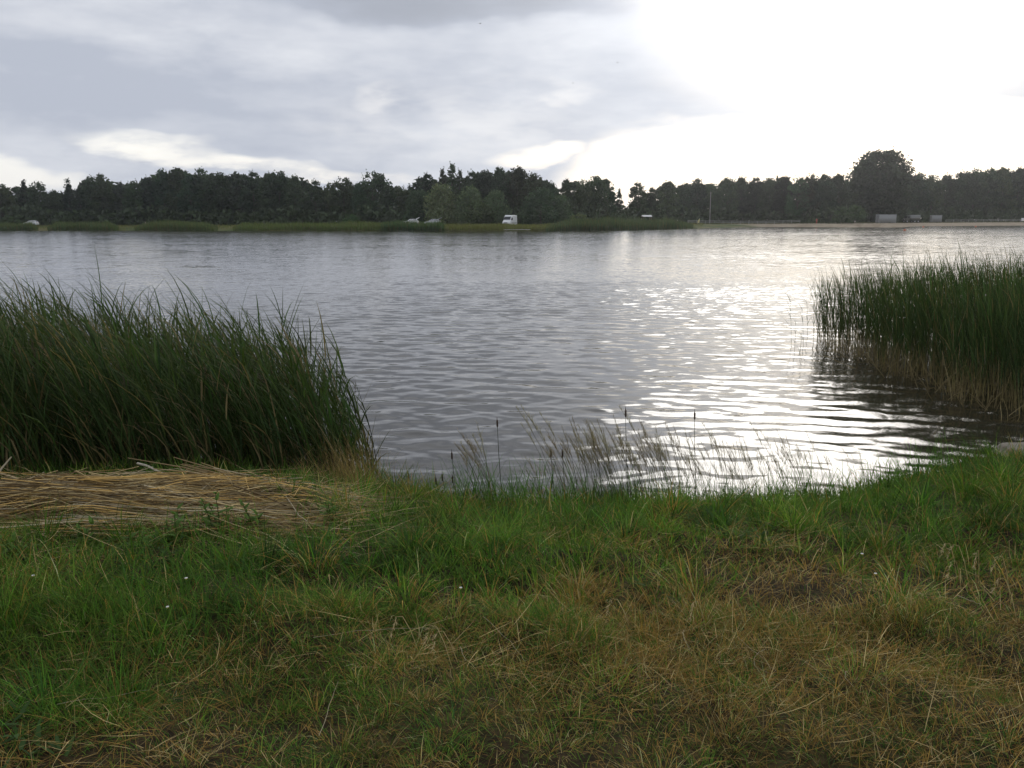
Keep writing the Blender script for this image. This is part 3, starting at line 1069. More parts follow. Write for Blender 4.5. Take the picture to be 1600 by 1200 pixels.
def van(px, inland, rz, label, lift):
    p = on_shore(px, inland)
    p.z += lift
    t = thing('high_roof_van', label, 'van', p, rz)
    W = 0.99
    loft([(-2.7, ring(W * .97, W * .90, .45, 2.50, .12)), (-2.6, ring(W, W * .93, .35, 2.58, .12)), (0.6, ring(W, W * .93, .35, 2.58, .12)),
          (0.95, ring(W, W * .90, .35, 2.42, .14)), (1.55, ring(W, W * .90, .35, 1.62, .10)), (1.75, ring(W, W * .92, .35, 1.34, .08)),
          (2.35, ring(W * .95, W * .86, .35, 1.14, .08)), (2.55, ring(W * .86, W * .8, .42, .92, .06))], 'body', M_WHITE, t)
    panel('windscreen', [(1.66, -W * .84, 1.52), (1.66, W * .84, 1.52), (1.13, W * .80, 2.22), (1.13, -W * .80, 2.22)], M_GLASS, t, 0.06)
    for s in (-1, 1):
        panel('side_window', [(1.42, s * W * .995, 1.45), (1.02, s * W * .97, 2.02), (0.45, s * W * .97, 2.02), (0.45, s * W * 1.0, 1.45)], M_GLASS, t, 0.05)
        obj('headlight', bevel_box('headlight', (2.40, s * .66, .88), (.22, .34, .22), .04), M_LAMP, t)
        obj('wing_mirror', bevel_box('wing_mirror', (1.45, s * 1.16, 1.6), (.12, .2, .34), .04), M_TRIM, t)
        obj('tail_light', bevel_box('tail_light', (-2.68, s * .86, 1.1), (.1, .14, .5), .03), M_RED, t)
        obj('side_strip', bevel_box('side_strip', (-.6, s * 1.0, .78), (3.6, .05, .1), .02), M_TRIM, t)
    obj('grille', bevel_box('grille', (2.50, 0, .80), (.16, .86, .2), .03), M_TRIM, t)
    obj('bumper', bevel_box('bumper', (2.55, 0, .48), (.26, 1.8, .26), .07), M_TRIM, t)
    wheels(t, (-1.6, 1.75), .88)
    return t


van(796, 15, -PI / 2 - 0.36, 'white high-roof van facing the water beside the domed willow', 0.12)


def truck(px, inland, rz):
    p = on_shore(px, inland)
    t = thing('dark_truck', 'dark olive truck with a canvas cover right of the grey container', 'truck', p, rz)
    W = 1.1
    obj('chassis', bevel_box('chassis', (-.3, 0, .75), (5.6, 1.0, .3), .05), M_TRIM, t)
    loft([(1.2, ring(W, W * .9, .8, 2.4, .1)), (1.9, ring(W, W * .9, .8, 2.42, .1)), (2.25, ring(W, W * .92, .8, 1.7, .06)), (3.0, ring(W * .85, W * .75, .8, 1.45, .08))], 'cab', M_OLIVE, t)
    panel('windscreen', [(2.25, -.85, 1.7), (2.25, .85, 1.7), (1.97, .8, 2.3), (1.97, -.8, 2.3)], M_GLASS, t, .06)
    for s in (-1, 1):
        panel('side_window', [(2.0, s * 1.11, 1.65), (1.85, s * 1.05, 2.2), (1.35, s * 1.05, 2.2), (1.35, s * 1.11, 1.65)], M_GLASS, t, .05)
        obj('headlight', bevel_box('headlight', (2.95, s * .6, 1.1), (.16, .22, .22), .04), M_LAMP, t)
        obj('mudguard', bevel_box('mudguard', (2.2, s * 1.0, 1.15), (1.3, .3, .16), .05), M_OLIVE, t)
    obj('load_bed', bevel_box('load_bed', (-1.1, 0, 1.25), (4.0, 2.2, .6), .04), M_OLIVE, t)
    loft([(-3.05, ring(1.08, .95, 1.56, 2.75, .2)), (0.9, ring(1.08, .95, 1.56, 2.75, .2))], 'canvas_cover', M_CANVAS, t)
    wheels(t, (-2.2, -.9, 2.1), .95, .5, True)


truck(1423, 24, PI + 0.2)


def container(px, inland, rz, L, Wd, Ht, name, label, mat, lift=0.0):
    p = on_shore(px, inland)
    t = thing(name, label, 'container' if name == 'steel_container' else 'kiosk', (p.x, p.y, p.z + lift - .04), rz)
    g = Geo()
    n = int(L / 0.28)
    box(g, (0, 0, Ht / 2), (L, Wd, Ht - .1))
    obj('box', g.mesh('box'), mat, t)
    g = Geo()
    box(g, (0, 0, .055), (1, 1, 1))
    rib = Geo()
    box(rib, (0, 0, Ht / 2), (.14, .05, Ht - .3))
    rib_me = rib.mesh('rib')
    for i in range(n):
        for s in (-1, 1):
            obj('wall_rib', rib_me, mat, t, (-L / 2 + .25 + i * (L - .5) / max(n - 1, 1), s * (Wd / 2 + .022), 0))
    for sx in (-1, 1):
        for sy in (-1, 1):
            obj('corner_post', bevel_box('corner_post', (sx * L / 2, sy * Wd / 2, Ht / 2), (.16, .16, Ht), .02), mat, t)
    for sy in (-1, 1):
        obj('top_rail', bevel_box('top_rail', (0, sy * Wd / 2, Ht - .04), (L, .14, .14), .02), mat, t)
    for sy in (-1, 1):
        d = obj('end_door', bevel_box('end_door', (-L / 2 - .03, sy * Wd / 4, Ht / 2), (.05, Wd / 2 - .12, Ht - .3), .01), mat, t)
        obj('lock_bar', bevel_box('lock_bar', (-L / 2 - .08, sy * .3, Ht / 2), (.04, .04, Ht - .4), .01), M_TRIM, d)
    return t


container(1384, 24, 0.12, 6.1, 2.4, 2.9, 'steel_container', 'pale grey steel container under the great lime tree', M_STEEL)
container(1462, 34, -0.1, 3.4, 2.2, 2.5, 'small_kiosk', 'small pale box kiosk between the dark truck and the rail fence', M_STEEL, 0.25)

# pale roof behind the bend's reed bed
p = on_shore(1010, 26)
t = thing('low_shelter', 'low shelter with a pale roof just showing above the reed bed', 'shelter', p, 0.1)
for sx in (-1, 1):
    for sy in (-1, 1):
        obj('post', bevel_box('post', (sx * 1.1, sy * .9, 1.15), (.12, .12, 2.3), .01), M_WOOD, t)
panel('roof_slope', [(-1.35, -1.2, 2.2), (1.35, -1.2, 2.2), (1.35, 0, 2.62), (-1.35, 0, 2.62)], M_ROOFW, t, .06)
panel('roof_slope', [(-1.35, 0, 2.62), (1.35, 0, 2.62), (1.35, 1.2, 2.2), (-1.35, 1.2, 2.2)], M_ROOFW, t, .06)

# tall bare pole right of the reed bed
p = on_shore(1109, 34)
t = thing('utility_pole', 'tall bare grey pole in front of the hazy wood', 'pole', p)
g = Geo().add(*tubes(np.array([[[0, 0, -.3], [0, 0, 5], [0, 0, 10.5]]]), np.array([[.16, .13, .10]]), 10))
obj('shaft', g.mesh('shaft', True), plain_mat('grey_pole', (0.33, 0.32, 0.30), 0.8), t)
obj('cross_arm', bevel_box('cross_arm', (0, 0, 10.1), (1.0, .1, .1), .02), M_WOOD, t)
obj('cap', bevel_box('cap', (0, 0, 10.55), (.24, .24, .1), .02), M_TRIM, t)

# pale post on the left shore, between two reed beds
p = on_shore(227, 6)
g = Geo().add(*tubes(np.array([[[0, 0, -.2], [.03, 0, .9], [.0, 0, 1.75], [.0, 0, 1.78]]]), np.array([[.2, .17, .15, .02]]), 9))
tag(obj('wooden_post', g.mesh('wooden_post', True), M_WOOD, None, p), 'pale brown post standing between two reed beds on the left', 'post')

# small pale landing stage at the waterline below the van
a0, a1 = at(788, 360.4, .12), at(828, 360.4, .12)
t = thing('landing_stage', 'small pale wooden landing stage at the waterline below the van', 'jetty', (a0 + a1) / 2)
for i in range(9):
    obj('plank', bevel_box('plank', (-2.6 + i * .65, 0, .22), (.6, 1.1, .06), .01), M_ROOFW, t)
for sx in (-2.3, 0, 2.3):
    for sy in (-.45, .45):
        obj('leg', bevel_box('leg', (sx, sy, -.25), (.12, .12, .9), .01), M_WOOD, t)

# rail fences
def fence(px0, px1, inland, label, step=3.0):
    A, B = on_shore(px0, inland), on_shore(px1, inland)
    L = (B - A).length
    rz = math.atan2(B.y - A.y, B.x - A.x)
    t = thing('rail_fence', label, 'fence', A, rz)
    n = int(L / step)
    post_me = bevel_box('post', (0, 0, .5), (.12, .12, 1.2), .01)
    for i in range(n + 1):
        X_, Y_ = A.x + (B.x - A.x) * i / n, A.y + (B.y - A.y) * i / n
        obj('post', post_me, M_RAIL, t, (i * L / n, 0, h1(X_, Y_) - A.z))
    me = bevel_box('rail', (L / n / 2, 0, 0), (L / n + .05, .06, .14), .01)
    for i in range(n):
        X0, Y0 = A.x + (B.x - A.x) * i / n, A.y + (B.y - A.y) * i / n
        X1, Y1 = A.x + (B.x - A.x) * (i + 1) / n, A.y + (B.y - A.y) * (i + 1) / n
        z0, z1 = h1(X0, Y0) - A.z, h1(X1, Y1) - A.z
        for hz in (.55, 1.0):
            r_ = obj('rail', me, M_RAIL, t, (i * L / n, .09, z0 + hz))
            r_.rotation_euler = (0, -math.atan2(z1 - z0, L / n), 0)


fence(1478, 1640, 32, 'pale rail fence along the back of the beach at the right')
fence(1075, 1250, 36, 'low rail fence behind the meadow near the bare pole')

# white notice board at the right edge
p = on_shore(1598, 26)
t = thing('notice_board', 'small white board on legs at the right end of the beach', 'board', p, 0.1)
obj('board', bevel_box('board', (0, 0, 1.05), (1.2, .06, 1.1), .02), M_WHITE, t)
for s in (-1, 1):
    obj('leg', bevel_box('leg', (s * .5, .05, .3), (.08, .06, 1.0), .01), M_WOOD, t)

# closed parasol leaning on the meadow
p = on_shore(1090, 16)
t = thing('closed_parasol', 'pale yellow closed parasol leaning on the green meadow', 'parasol', p)
t.rotation_euler = (0, 0.32, 0)
g = Geo().add(*tubes(np.array([[[0, 0, -.2], [0, 0, 2.0]]]), np.array([[.03, .03]]), 6))
obj('pole', g.mesh('pole'), M_ROOFW, t)
g = Geo().add(*tubes(np.array([[[0, 0, .55], [0, 0, .7], [0, 0, 1.2], [0, 0, 1.85], [0, 0, 1.9]]]), np.array([[.20, .30, .24, .07, .01]]), 8))
obj('canopy', g.mesh('canopy'), M_YELLOW, t)


# ------------------------------------------------------------------ people on the beach
def skin_body(name, verts, edges, radii):
    me = bpy.data.meshes.new(name)
    me.from_pydata(verts, edges, [])
    o = bpy.data.objects.new('tmp', me)
    COL.objects.link(o)
    sk = o.modifiers.new('s', 'SKIN')
    for i, r_ in enumerate(radii):
        me.skin_vertices[0].data[i].radius = (r_, r_) if not isinstance(r_, tuple) else r_
        me.skin_vertices[0].data[i].use_root = (i == 0)
    sb = o.modifiers.new('b', 'SUBSURF')
    sb.levels = sb.render_levels = 2
    bpy.context.view_layer.update()
    dg = bpy.context.evaluated_depsgraph_get()
    res = bpy.data.meshes.new_from_object(o.evaluated_get(dg))
    bpy.data.objects.remove(o)
    for p_ in res.polygons:
        p_.use_smooth = True
    return res


M_SKIN = plain_mat('skin', (0.42, 0.26, 0.18), 0.6, var=0.05)
M_HAIR = plain_mat('dark_hair', (0.04, 0.028, 0.02), 0.7)
M_REDCLOTH = plain_mat('red_cloth', (0.50, 0.07, 0.05), 0.85)
M_WHITECLOTH = plain_mat('white_cloth', (0.75, 0.75, 0.73), 0.85)
M_DARKCLOTH = plain_mat('dark_cloth', (0.05, 0.05, 0.06), 0.85)


def person(px, inland, rz, label, top, legs, pose):
    p = on_shore(px, inland)
    t = thing('person', label, 'person', p, rz, 'people on the beach')
    J = {}
    if pose == 'stand':
        J = dict(pel=(0, 0, .95), waist=(0, 0, 1.1), chest=(0, .02, 1.33), neck=(0, 0, 1.48), chin=(0, -.02, 1.56), head=(0, -.01, 1.66), crown=(0, 0, 1.74),
                 sl=(.19, 0, 1.42), el=(.26, .03, 1.14), wl=(.25, -.06, .90), hl=(.24, -.09, .80), sr=(-.19, 0, 1.42), er=(-.27, .02, 1.14), wr=(-.28, -.07, .90), hr=(-.27, -.1, .80),
                 tl=(.10, 0, .90), kl=(.12, -.03, .50), al=(.13, .02, .09), fl=(.14, -.14, .04), tr=(-.10, 0, .90), kr=(-.13, -.01, .50), ar=(-.15, .04, .09), fr=(-.16, -.12, .04))
    elif pose == 'bend':
        J = dict(pel=(0, .12, .88), waist=(0, -.03, .98), chest=(0, -.25, 1.08), neck=(0, -.40, 1.08), chin=(0, -.48, 1.05), head=(0, -.56, 1.03), crown=(0, -.64, 1.0),
                 sl=(.19, -.32, 1.06), el=(.23, -.38, .80), wl=(.20, -.46, .57), hl=(.19, -.50, .48), sr=(-.19, -.32, 1.06), er=(-.23, -.38, .80), wr=(-.20, -.46, .57), hr=(-.19, -.5, .48),
                 tl=(.10, .10, .84), kl=(.13, .02, .48), al=(.14, .08, .09), fl=(.15, -.08, .04), tr=(-.10, .10, .84), kr=(-.13, .04, .48), ar=(-.15, .10, .09), fr=(-.16, -.06, .04))
    else:
        J = dict(pel=(0, .05, .16), waist=(0, .06, .30), chest=(0, .02, .54), neck=(0, -.02, .68), chin=(0, -.05, .76), head=(0, -.04, .86), crown=(0, -.02, .94),
                 sl=(.18, .02, .62), el=(.25, -.1, .40), wl=(.16, -.30, .36), hl=(.12, -.38, .38), sr=(-.18, .02, .62), er=(-.25, -.1, .40), wr=(-.16, -.3, .36), hr=(-.12, -.38, .38),
                 tl=(.10, -.02, .16), kl=(.15, -.38, .42), al=(.14, -.66, .08), fl=(.15, -.82, .05), tr=(-.10, -.02, .16), kr=(-.15, -.38, .42), ar=(-.14, -.66, .08), fr=(-.15, -.82, .05))
    R_ = dict(pel=(.16, .11), waist=(.145, .10), chest=(.17, .115), neck=.06, chin=.065, head=.10, crown=.07, sl=.075, el=.045, wl=.032, hl=.04, sr=.075, er=.045, wr=.032, hr=.04,
              tl=.095, kl=.06, al=.042, fl=.04, tr=.095, kr=.06, ar=.042, fr=.04)
    names = list(J)
    E = [('pel', 'waist'), ('waist', 'chest'), ('chest', 'neck'), ('neck', 'chin'), ('chin', 'head'), ('head', 'crown')]
    for s in 'lr':
        E += [('chest', 's' + s), ('s' + s, 'e' + s), ('e' + s, 'w' + s), ('w' + s, 'h' + s), ('pel', 't' + s), ('t' + s, 'k' + s), ('k' + s, 'a' + s), ('a' + s, 'f' + s)]
    me = skin_body('body', [J[k] for k in names], [(names.index(a), names.index(b)) for a, b in E], [R_[k] for k in names])
    for m_ in (M_SKIN, top, legs):
        me.materials.append(m_)
    P = {k: Vector(v) for k, v in J.items()}
    zone = {'pel': 2, 'waist': 1, 'chest': 1, 'neck': 0, 'chin': 0, 'head': 0, 'crown': 0, 's': 1, 'e': 0, 'w': 0, 'h': 0, 't': 2, 'k': 2, 'a': 2, 'f': 0}
    for f in me.polygons:
        k = min(P, key=lambda q: (P[q] - f.center).length)
        f.material_index = zone.get(k, zone.get(k[0], 0))
    obj('body', me, None, t)
    # five fingers on each hand
    for s in 'lr':
        h, wv = P['h' + s], P['w' + s]
        d = (h - wv).normalized()
        side = d.cross(Vector((1, 0, 0))).normalized()
        g = Geo()
        for i, ln in enumerate((.06, .075, .08, .075, .055)):
            o0 = h + side * (i - 2) * .018 + d * (0.01 if i else -.03)
            dd = (d + side * (-.7 if i == 0 else 0)).normalized()
            g.add(*tubes(np.array([[o0, o0 + dd * ln * .5, o0 + dd * ln + Vector((0, -.015, -.01))]]), np.array([[.010, .009, .006]]), 5))
        obj('fingers', g.mesh('fingers'), M_SKIN, t)
    # hair cap, nose and ears
    g = Geo()
    up = (P['crown'] - P['chin']).normalized()
    c = P['head'] + up * .035 + Vector((0, .02, 0))
    ico = bmesh.new()
    bmesh.ops.create_icosphere(ico, subdivisions=2, radius=.108)
    bmesh.ops.delete(ico, geom=[v for v in ico.verts if v.co.z < -.02 and v.co.y < .03], context='VERTS')
    bmesh.ops.translate(ico, vec=c, verts=ico.verts)
    hm = bpy.data.meshes.new('hair')
    ico.to_mesh(hm)
    ico.free()
    obj('hair', hm, M_HAIR, t)
    return t


person(1276, 19, 0.3, 'standing figure in red on the sandy beach', M_REDCLOTH, M_REDCLOTH, 'stand')
person(1321, 22, -1.2, 'figure in white bending forward on the beach', M_WHITECLOTH, M_DARKCLOTH, 'bend')
person(1336, 22, 0.2, 'low seated figure in white left of the grey container', M_WHITECLOTH, M_WHITECLOTH, 'sit')

# buoys off the beach
def buoy(px, py, label):
    p = at(px, py, 0)
    t = thing('buoy', label, 'buoy', p, 0, 'buoys off the beach')
    g = Geo().add(*tubes(np.array([[[0, 0, -.2], [0, 0, -.1], [0, 0, .12], [0, 0, .3], [0, 0, .36]]]), np.array([[.12, .26, .30, .18, .02]]), 12))
    obj('float', g.mesh('float', True), M_ORANGE, t)
    g = Geo().add(*tubes(np.array([[[0, 0, .3], [0, 0, .55]]]), np.array([[.04, .03]]), 6))
    obj('stem', g.mesh('stem'), M_TRIM, t)


buoy(1413.5, 360.4, 'dark buoy floating nearest, off the spit of beach')
buoy(1442.5, 355.2, 'small buoy close in to the beach right of the spit')
buoy(1524.5, 354.6, 'small buoy close in to the beach at the right')

# three small birds below the clouds
def bird(px, py, Y, rz, label):
    t = thing('bird', label, 'bird', at_y(px, py, Y), rz, 'birds in the sky', (.6, .6, .6))
    g = Geo().add(*tubes(np.array([[[.16, 0, 0], [.10, 0, .01], [0, 0, 0], [-.12, 0, 0], [-.22, 0, .01]]]), np.array([[.008, .03, .035, .02, .004]]), 7))
    obj('body', g.mesh('body', True), M_TRIM, t)
    for s in (-1, 1):
        panel('wing', [(.06, s * .02, .02), (.08, s * .14, .09), (-.04, s * .34, .05), (-.04, s * .12, .06), (-.05, s * .02, .02)], M_TRIM, t, .012)


bird(895, 130, 115, 0.4, 'tiny dark bird below the bright cloud rift')
bird(965, 98, 95, 2.0, 'tiny dark bird highest on the right in the grey cloud')
bird(750, 37, 70, 1.1, 'tiny dark bird under the dark top cloud')

# ------------------------------------------------------------------ near reeds
def poly_points(n, poly):
    poly = np.array(poly)
    out = []
    lo, hi = poly.min(0), poly.max(0)
    while sum(len(o) for o in out) < n:
        q = rng.uniform(lo, hi, (n * 2, 2))
        ins = np.zeros(len(q), dtype=bool)
        j = len(poly) - 1
        for i in range(len(poly)):
            xi, yi = poly[i]
            xj, yj = poly[j]
            c_ = ((yi > q[:, 1]) != (yj > q[:, 1])) & (q[:, 0] < (xj - xi) * (q[:, 1] - yi) / (yj - yi + 1e-12) + xi)
            ins ^= c_
            j = i
        out.append(q[ins])
    return np.concatenate(out)[:n]


def reed_plants(g, X, Y, hgt, lean_x, leaves, leaf_len, leaf_w, green, stem_dry, leaf_from=0.15, curve=1.0, tassel=0.15, leaf_lean=(0.12, 0.5), leaf_bend=(0.2, 1.2), windk=-0.16):
    n = len(X)
    z0 = np.maximum(H(X, Y), -0.25) - 0.03
    K = 5
    T_ = np.linspace(0, 1, K)[None, :]
    jx, jy = rng.normal(size=n) * 0.05, rng.normal(size=n) * 0.06
    px = X[:, None] + (lean_x[:, None] * T_ ** 1.7 + jx[:, None] * T_) * hgt[:, None]
    py = Y[:, None] + jy[:, None] * T_ * hgt[:, None]
    pz = z0[:, None] + hgt[:, None] * T_ * (1 - 0.12 * np.abs(lean_x)[:, None] * T_)
    pts = np.stack([px, py, pz], -1)
    rad = np.linspace(0.0045, 0.0016, K)[None, :] * rng.uniform(0.8, 1.25, n)[:, None]
    V, q = tubes(pts, rad, 3)
    tone = rng.uniform(0.6, 1.4, n)
    warm = np.clip(0.5 * snoise(X, Y, 1.6, 205) + .35 * rng.normal(size=n) - .05, 0, 1)
    dead = rng.random(n) < 0.05
    cs = np.empty((n, K, 3))
    gcol, dcol = np.array(green), np.array(stem_dry)
    f = np.clip((pz - np.maximum(z0, 0)[:, None] - 0.16) / 0.24, 0, 1)[..., None]
    cs[:] = (dcol * (1 - f) + gcol * f) * tone[:, None, None]
    g.add(V, q, np.repeat(cs.reshape(-1, 3), 3, axis=0))
    # leaves spring alternately from the stem
    m = n * leaves
    idx = np.repeat(np.arange(n), leaves)
    fr = leaf_from + (0.97 - leaf_from) * (np.tile(np.arange(leaves), n) + rng.random(m)) / leaves
    k0 = np.clip((fr * (K - 1)).astype(int), 0, K - 2)
    u = (fr * (K - 1) - k0)[:, None]
    pos = pts[idx, k0] * (1 - u) + pts[idx, k0 + 1] * u
    head = np.where(rng.random(m) < 0.72, rng.normal(math.pi, 0.8, m), rng.uniform(0, 2 * math.pi, m))
    ln = leaf_len * rng.uniform(0.6, 1.25, m) * np.clip(hgt[idx] / 1.5, .5, 1.2)
    V, P, KK, t = ribbons(pos, head, ln, leaf_w * rng.uniform(0.7, 1.3, m), rng.uniform(*leaf_lean, m), rng.uniform(*leaf_bend, m) * curve + np.where(rng.random(m) < .12, rng.uniform(.6, 1.6, m), 0), 4,
                          twist=rng.normal(size=m) * 0.5, wind=np.array([windk, 0, 0]))
    c = gcol[None] * (tone[idx] * rng.uniform(0.7, 1.35, m))[:, None] * (1 + rng.normal(size=(m, 3)) * np.array([.10, .04, .10]))
    c = c * (1 - .6 * warm[idx])[:, None] + np.array([0.095, 0.112, 0.030]) * (.6 * warm[idx])[:, None]
    dry = (rng.random(m) < np.where(fr < 0.3, 0.35, 0.06)) | (dead[idx] & (rng.random(m) < .8))
    c[dry] = np.array([0.20, 0.155, 0.075]) * rng.uniform(0.6, 1.2, dry.sum())[:, None]
    c = np.repeat(np.clip(c, 0.01, 0.4), KK, axis=0)
    yel = np.clip((t - 0.6) / 0.4, 0, 1)[:, None] * 0.35
    c = c * (1 - yel) + np.array([0.13, 0.12, 0.045]) * yel
    g.add(V, P, c)
    # seed tassels on some tips
    w_ = np.where(rng.random(n) < tassel)[0]
    if len(w_):
        rep = 9
        idx = np.repeat(w_, rep)
        pos = pts[idx, -1] - np.array([0, 0, 1.0]) * (rng.random(len(idx)) * 0.12)[:, None]
        V, P, KK, t = ribbons(pos, rng.normal(math.pi, 0.8, len(idx)), rng.uniform(0.05, 0.12, len(idx)), 0.006, rng.uniform(0.1, 0.8, len(idx)), rng.uniform(0.2, 1.0, len(idx)), 2)
        g.add(V, P, np.repeat(np.array([[0.085, 0.065, 0.045]]) * rng.uniform(.7, 1.3, len(idx))[:, None], KK, axis=0))


rng = np.random.default_rng(11)
# left bed: thick, wind-pressed to the left
poly = [(-11.5, 6.9), (-6, 6.68), (-3.2, 6.62), (-1.9, 6.72), (-1.16, 7.1), (-1.2, 7.9), (-1.6, 9.0), (-2.3, 10.2), (-4.5, 11.0), (-12.5, 11.6)]
q = poly_points(4800, poly)
edge = np.clip((-1.15 - q[:, 0]) / 2.6, 0, 1)
hgt = (1.16 + 0.36 * edge ** 0.7) * rng.uniform(0.72, 1.08, len(q)) + 0.10 * snoise(q[:, 0], q[:, 1], 1.8, 4)
hgt *= 0.80 + 0.20 * np.clip((q[:, 1] - 6.6) / 2.0, 0, 1)
g = Geo()
reed_plants(g, q[:, 0], q[:, 1], hgt, rng.normal(-0.30, 0.08, len(q)), 7, 0.66, 0.0160, (0.044, 0.074, 0.021), (0.10, 0.08, 0.04), 0.08, 1.25, 0.22, windk=-0.24)
# long arching blades at the front face
fq = q[(q[:, 1] < 7.7)]
fq = fq[rng.permutation(len(fq))[:1300]]
n = len(fq)
V, P, K, t = ribbons(np.stack([fq[:, 0], fq[:, 1], np.maximum(H(fq[:, 0], fq[:, 1]), -.1)], 1), rng.normal(math.pi, 0.8, n), rng.uniform(0.7, 1.5, n), rng.uniform(0.010, 0.020, n),
                     rng.uniform(0.03, 0.3, n), rng.uniform(0.2, 1.2, n), 7, rng.normal(size=n) * 0.5, wind=np.array([-0.05, -0.03, 0]))
c = np.array([[0.050, 0.086, 0.026]]) * rng.uniform(0.6, 1.45, n)[:, None]
c[rng.random(n) < 0.1] = (0.19, 0.15, 0.07)
g.add(V, P, np.repeat(c, K, axis=0))
tag(obj('reed_bed', g.mesh('left_reeds'), M_REED), 'thick wind-swept green reed bed behind the straw heap at the left', 'reeds', 'reed beds on the near bank', 'stuff')

# right bed: upright stems in the water with bare pale feet
poly = [(5.75, 16.8), (5.75, 15.2), (5.7, 13.4), (5.75, 12.0), (5.85, 10.9), (6.1, 10.1), (6.9, 9.7), (9.5, 9.8), (12.0, 11.5), (12.5, 17.5), (9, 18.6), (6.6, 18.0)]
q = poly_points(5000, poly)
q[:, 0] += 0.22 * snoise(q[:, 1], q[:, 1] * 0 + 1, 2.2, 15)
near_f = np.clip((17.5 - q[:, 1]) / 7.0, 0, 1) * 0.6 + np.clip((q[:, 0] - 5.7) / 2.4, 0, 1) * 0.4
hgt = (1.10 + 0.70 * near_f) * rng.uniform(0.72, 1.10, len(q)) + 0.08 * snoise(q[:, 0], q[:, 1], 1.5, 9) + 0.2
g = Geo()
reed_plants(g, q[:, 0], q[:, 1], hgt, rng.normal(-0.05, 0.07, len(q)), 6, 0.42, 0.0105, (0.060, 0.098, 0.034), (0.46, 0.37, 0.18), 0.27, 0.7, 0.05,
            leaf_lean=(0.08, 0.35), leaf_bend=(0.1, 0.8), windk=-0.10)
# broken dry stalks leaning out over the water along the edge
n = 130
Yb = rng.uniform(10.0, 15.5, n)
Xb = 5.8 + rng.normal(size=n) * 0.12
th = rng.uniform(0, 6.28, n)
ln = rng.uniform(0.25, 0.7, n)
a = rng.uniform(0.2, 1.3, n)
p0 = np.stack([Xb, Yb, np.full(n, -0.05)], 1)
p1 = p0 + (ln * np.sin(a))[:, None] * np.stack([np.cos(th), np.sin(th), np.zeros(n)], 1) + np.stack([np.zeros(n), np.zeros(n), ln * np.cos(a)], 1)
V, qq = tubes(np.stack([p0, (p0 + p1) / 2 + rng.normal(size=(n, 3)) * .02, p1], 1), np.full((n, 3), 0.0045), 3)
g.add(V, qq, np.repeat(np.array([[0.40, 0.32, 0.17]]) * rng.uniform(.6, 1.2, n)[:, None], 9, axis=0))
tag(obj('reed_bed', g.mesh('right_reeds'), M_REED), 'upright green reed bed standing in the water at the right', 'reeds', 'reed beds on the near bank', 'stuff')

# single reeds standing out in the water beside the right bed
for i, (px, py, hh, lab) in enumerate(((1237, 540, 1.02, 'tall lone reed furthest out left of the right reed bed'), (1241, 545, 0.55, 'short reed at the foot of the furthest lone reed'),
                                       (1256, 541, 0.70, 'thin reed between the furthest lone reed and the bed'), (1262, 527, 0.85, 'bent thin reed in the middle of the loose reeds'),
                                       (1272, 533, 0.95, 'thin reed closest to the left edge of the right bed'), (1249, 551, 0.35, 'stub of reed nearest the bank among the loose reeds'))):
    p = at(px, py, 0)
    g = Geo()
    st = rng.bit_generator.state
    reed_plants(g, np.array([0.0]), np.array([0.0]), np.array([hh + .25]), np.array([-0.05]), 4, 0.34, 0.010, (0.055, 0.085, 0.033), (0.12, 0.10, 0.05), 0.35, 0.8, 0.0)
    me = g.mesh('reed')
    co = np.empty(len(me.vertices) * 3, dtype=np.float32)
    me.vertices.foreach_get('co', co)
    co = co.reshape(-1, 3)
    co[:, 2] -= co[:, 2].min()
    me.vertices.foreach_set('co', co.ravel())
    tag(obj('lone_reed', me, M_REED, None, (p.x, p.y, -0.25)), lab, 'reed', 'loose reeds in the water')

# ------------------------------------------------------------------ heap of cut reeds
M_STRAW = leaf_mat('dry_straw', trans=0.08, rough=0.6, spec=0.2)
M_HAY = leaf_mat('dull_hay', trans=0.1, rough=0.95, spec=0.03)


HEAP_Y = 5.36


def heap_top(x, y):
    """height of the heap above the ground: two long sheaves with a trough between"""
    w_ = np.clip((-0.8 - x) / 0.9, 0, 1) ** 0.6
    back = 0.060 * np.exp(-((y - HEAP_Y - 0.34 - 0.02 * x) / 0.22) ** 2)
    front = 0.14 * np.exp(-((y - HEAP_Y + 0.28 + 0.10 * (x + 3)) / 0.24) ** 2) * np.clip((-1.9 - x) / 0.8, 0, 1)
    return (back + front + 0.04 * np.exp(-((y - HEAP_Y) / 0.5) ** 2) * (1 + snoise(x, y, 5.0, 44))) * w_


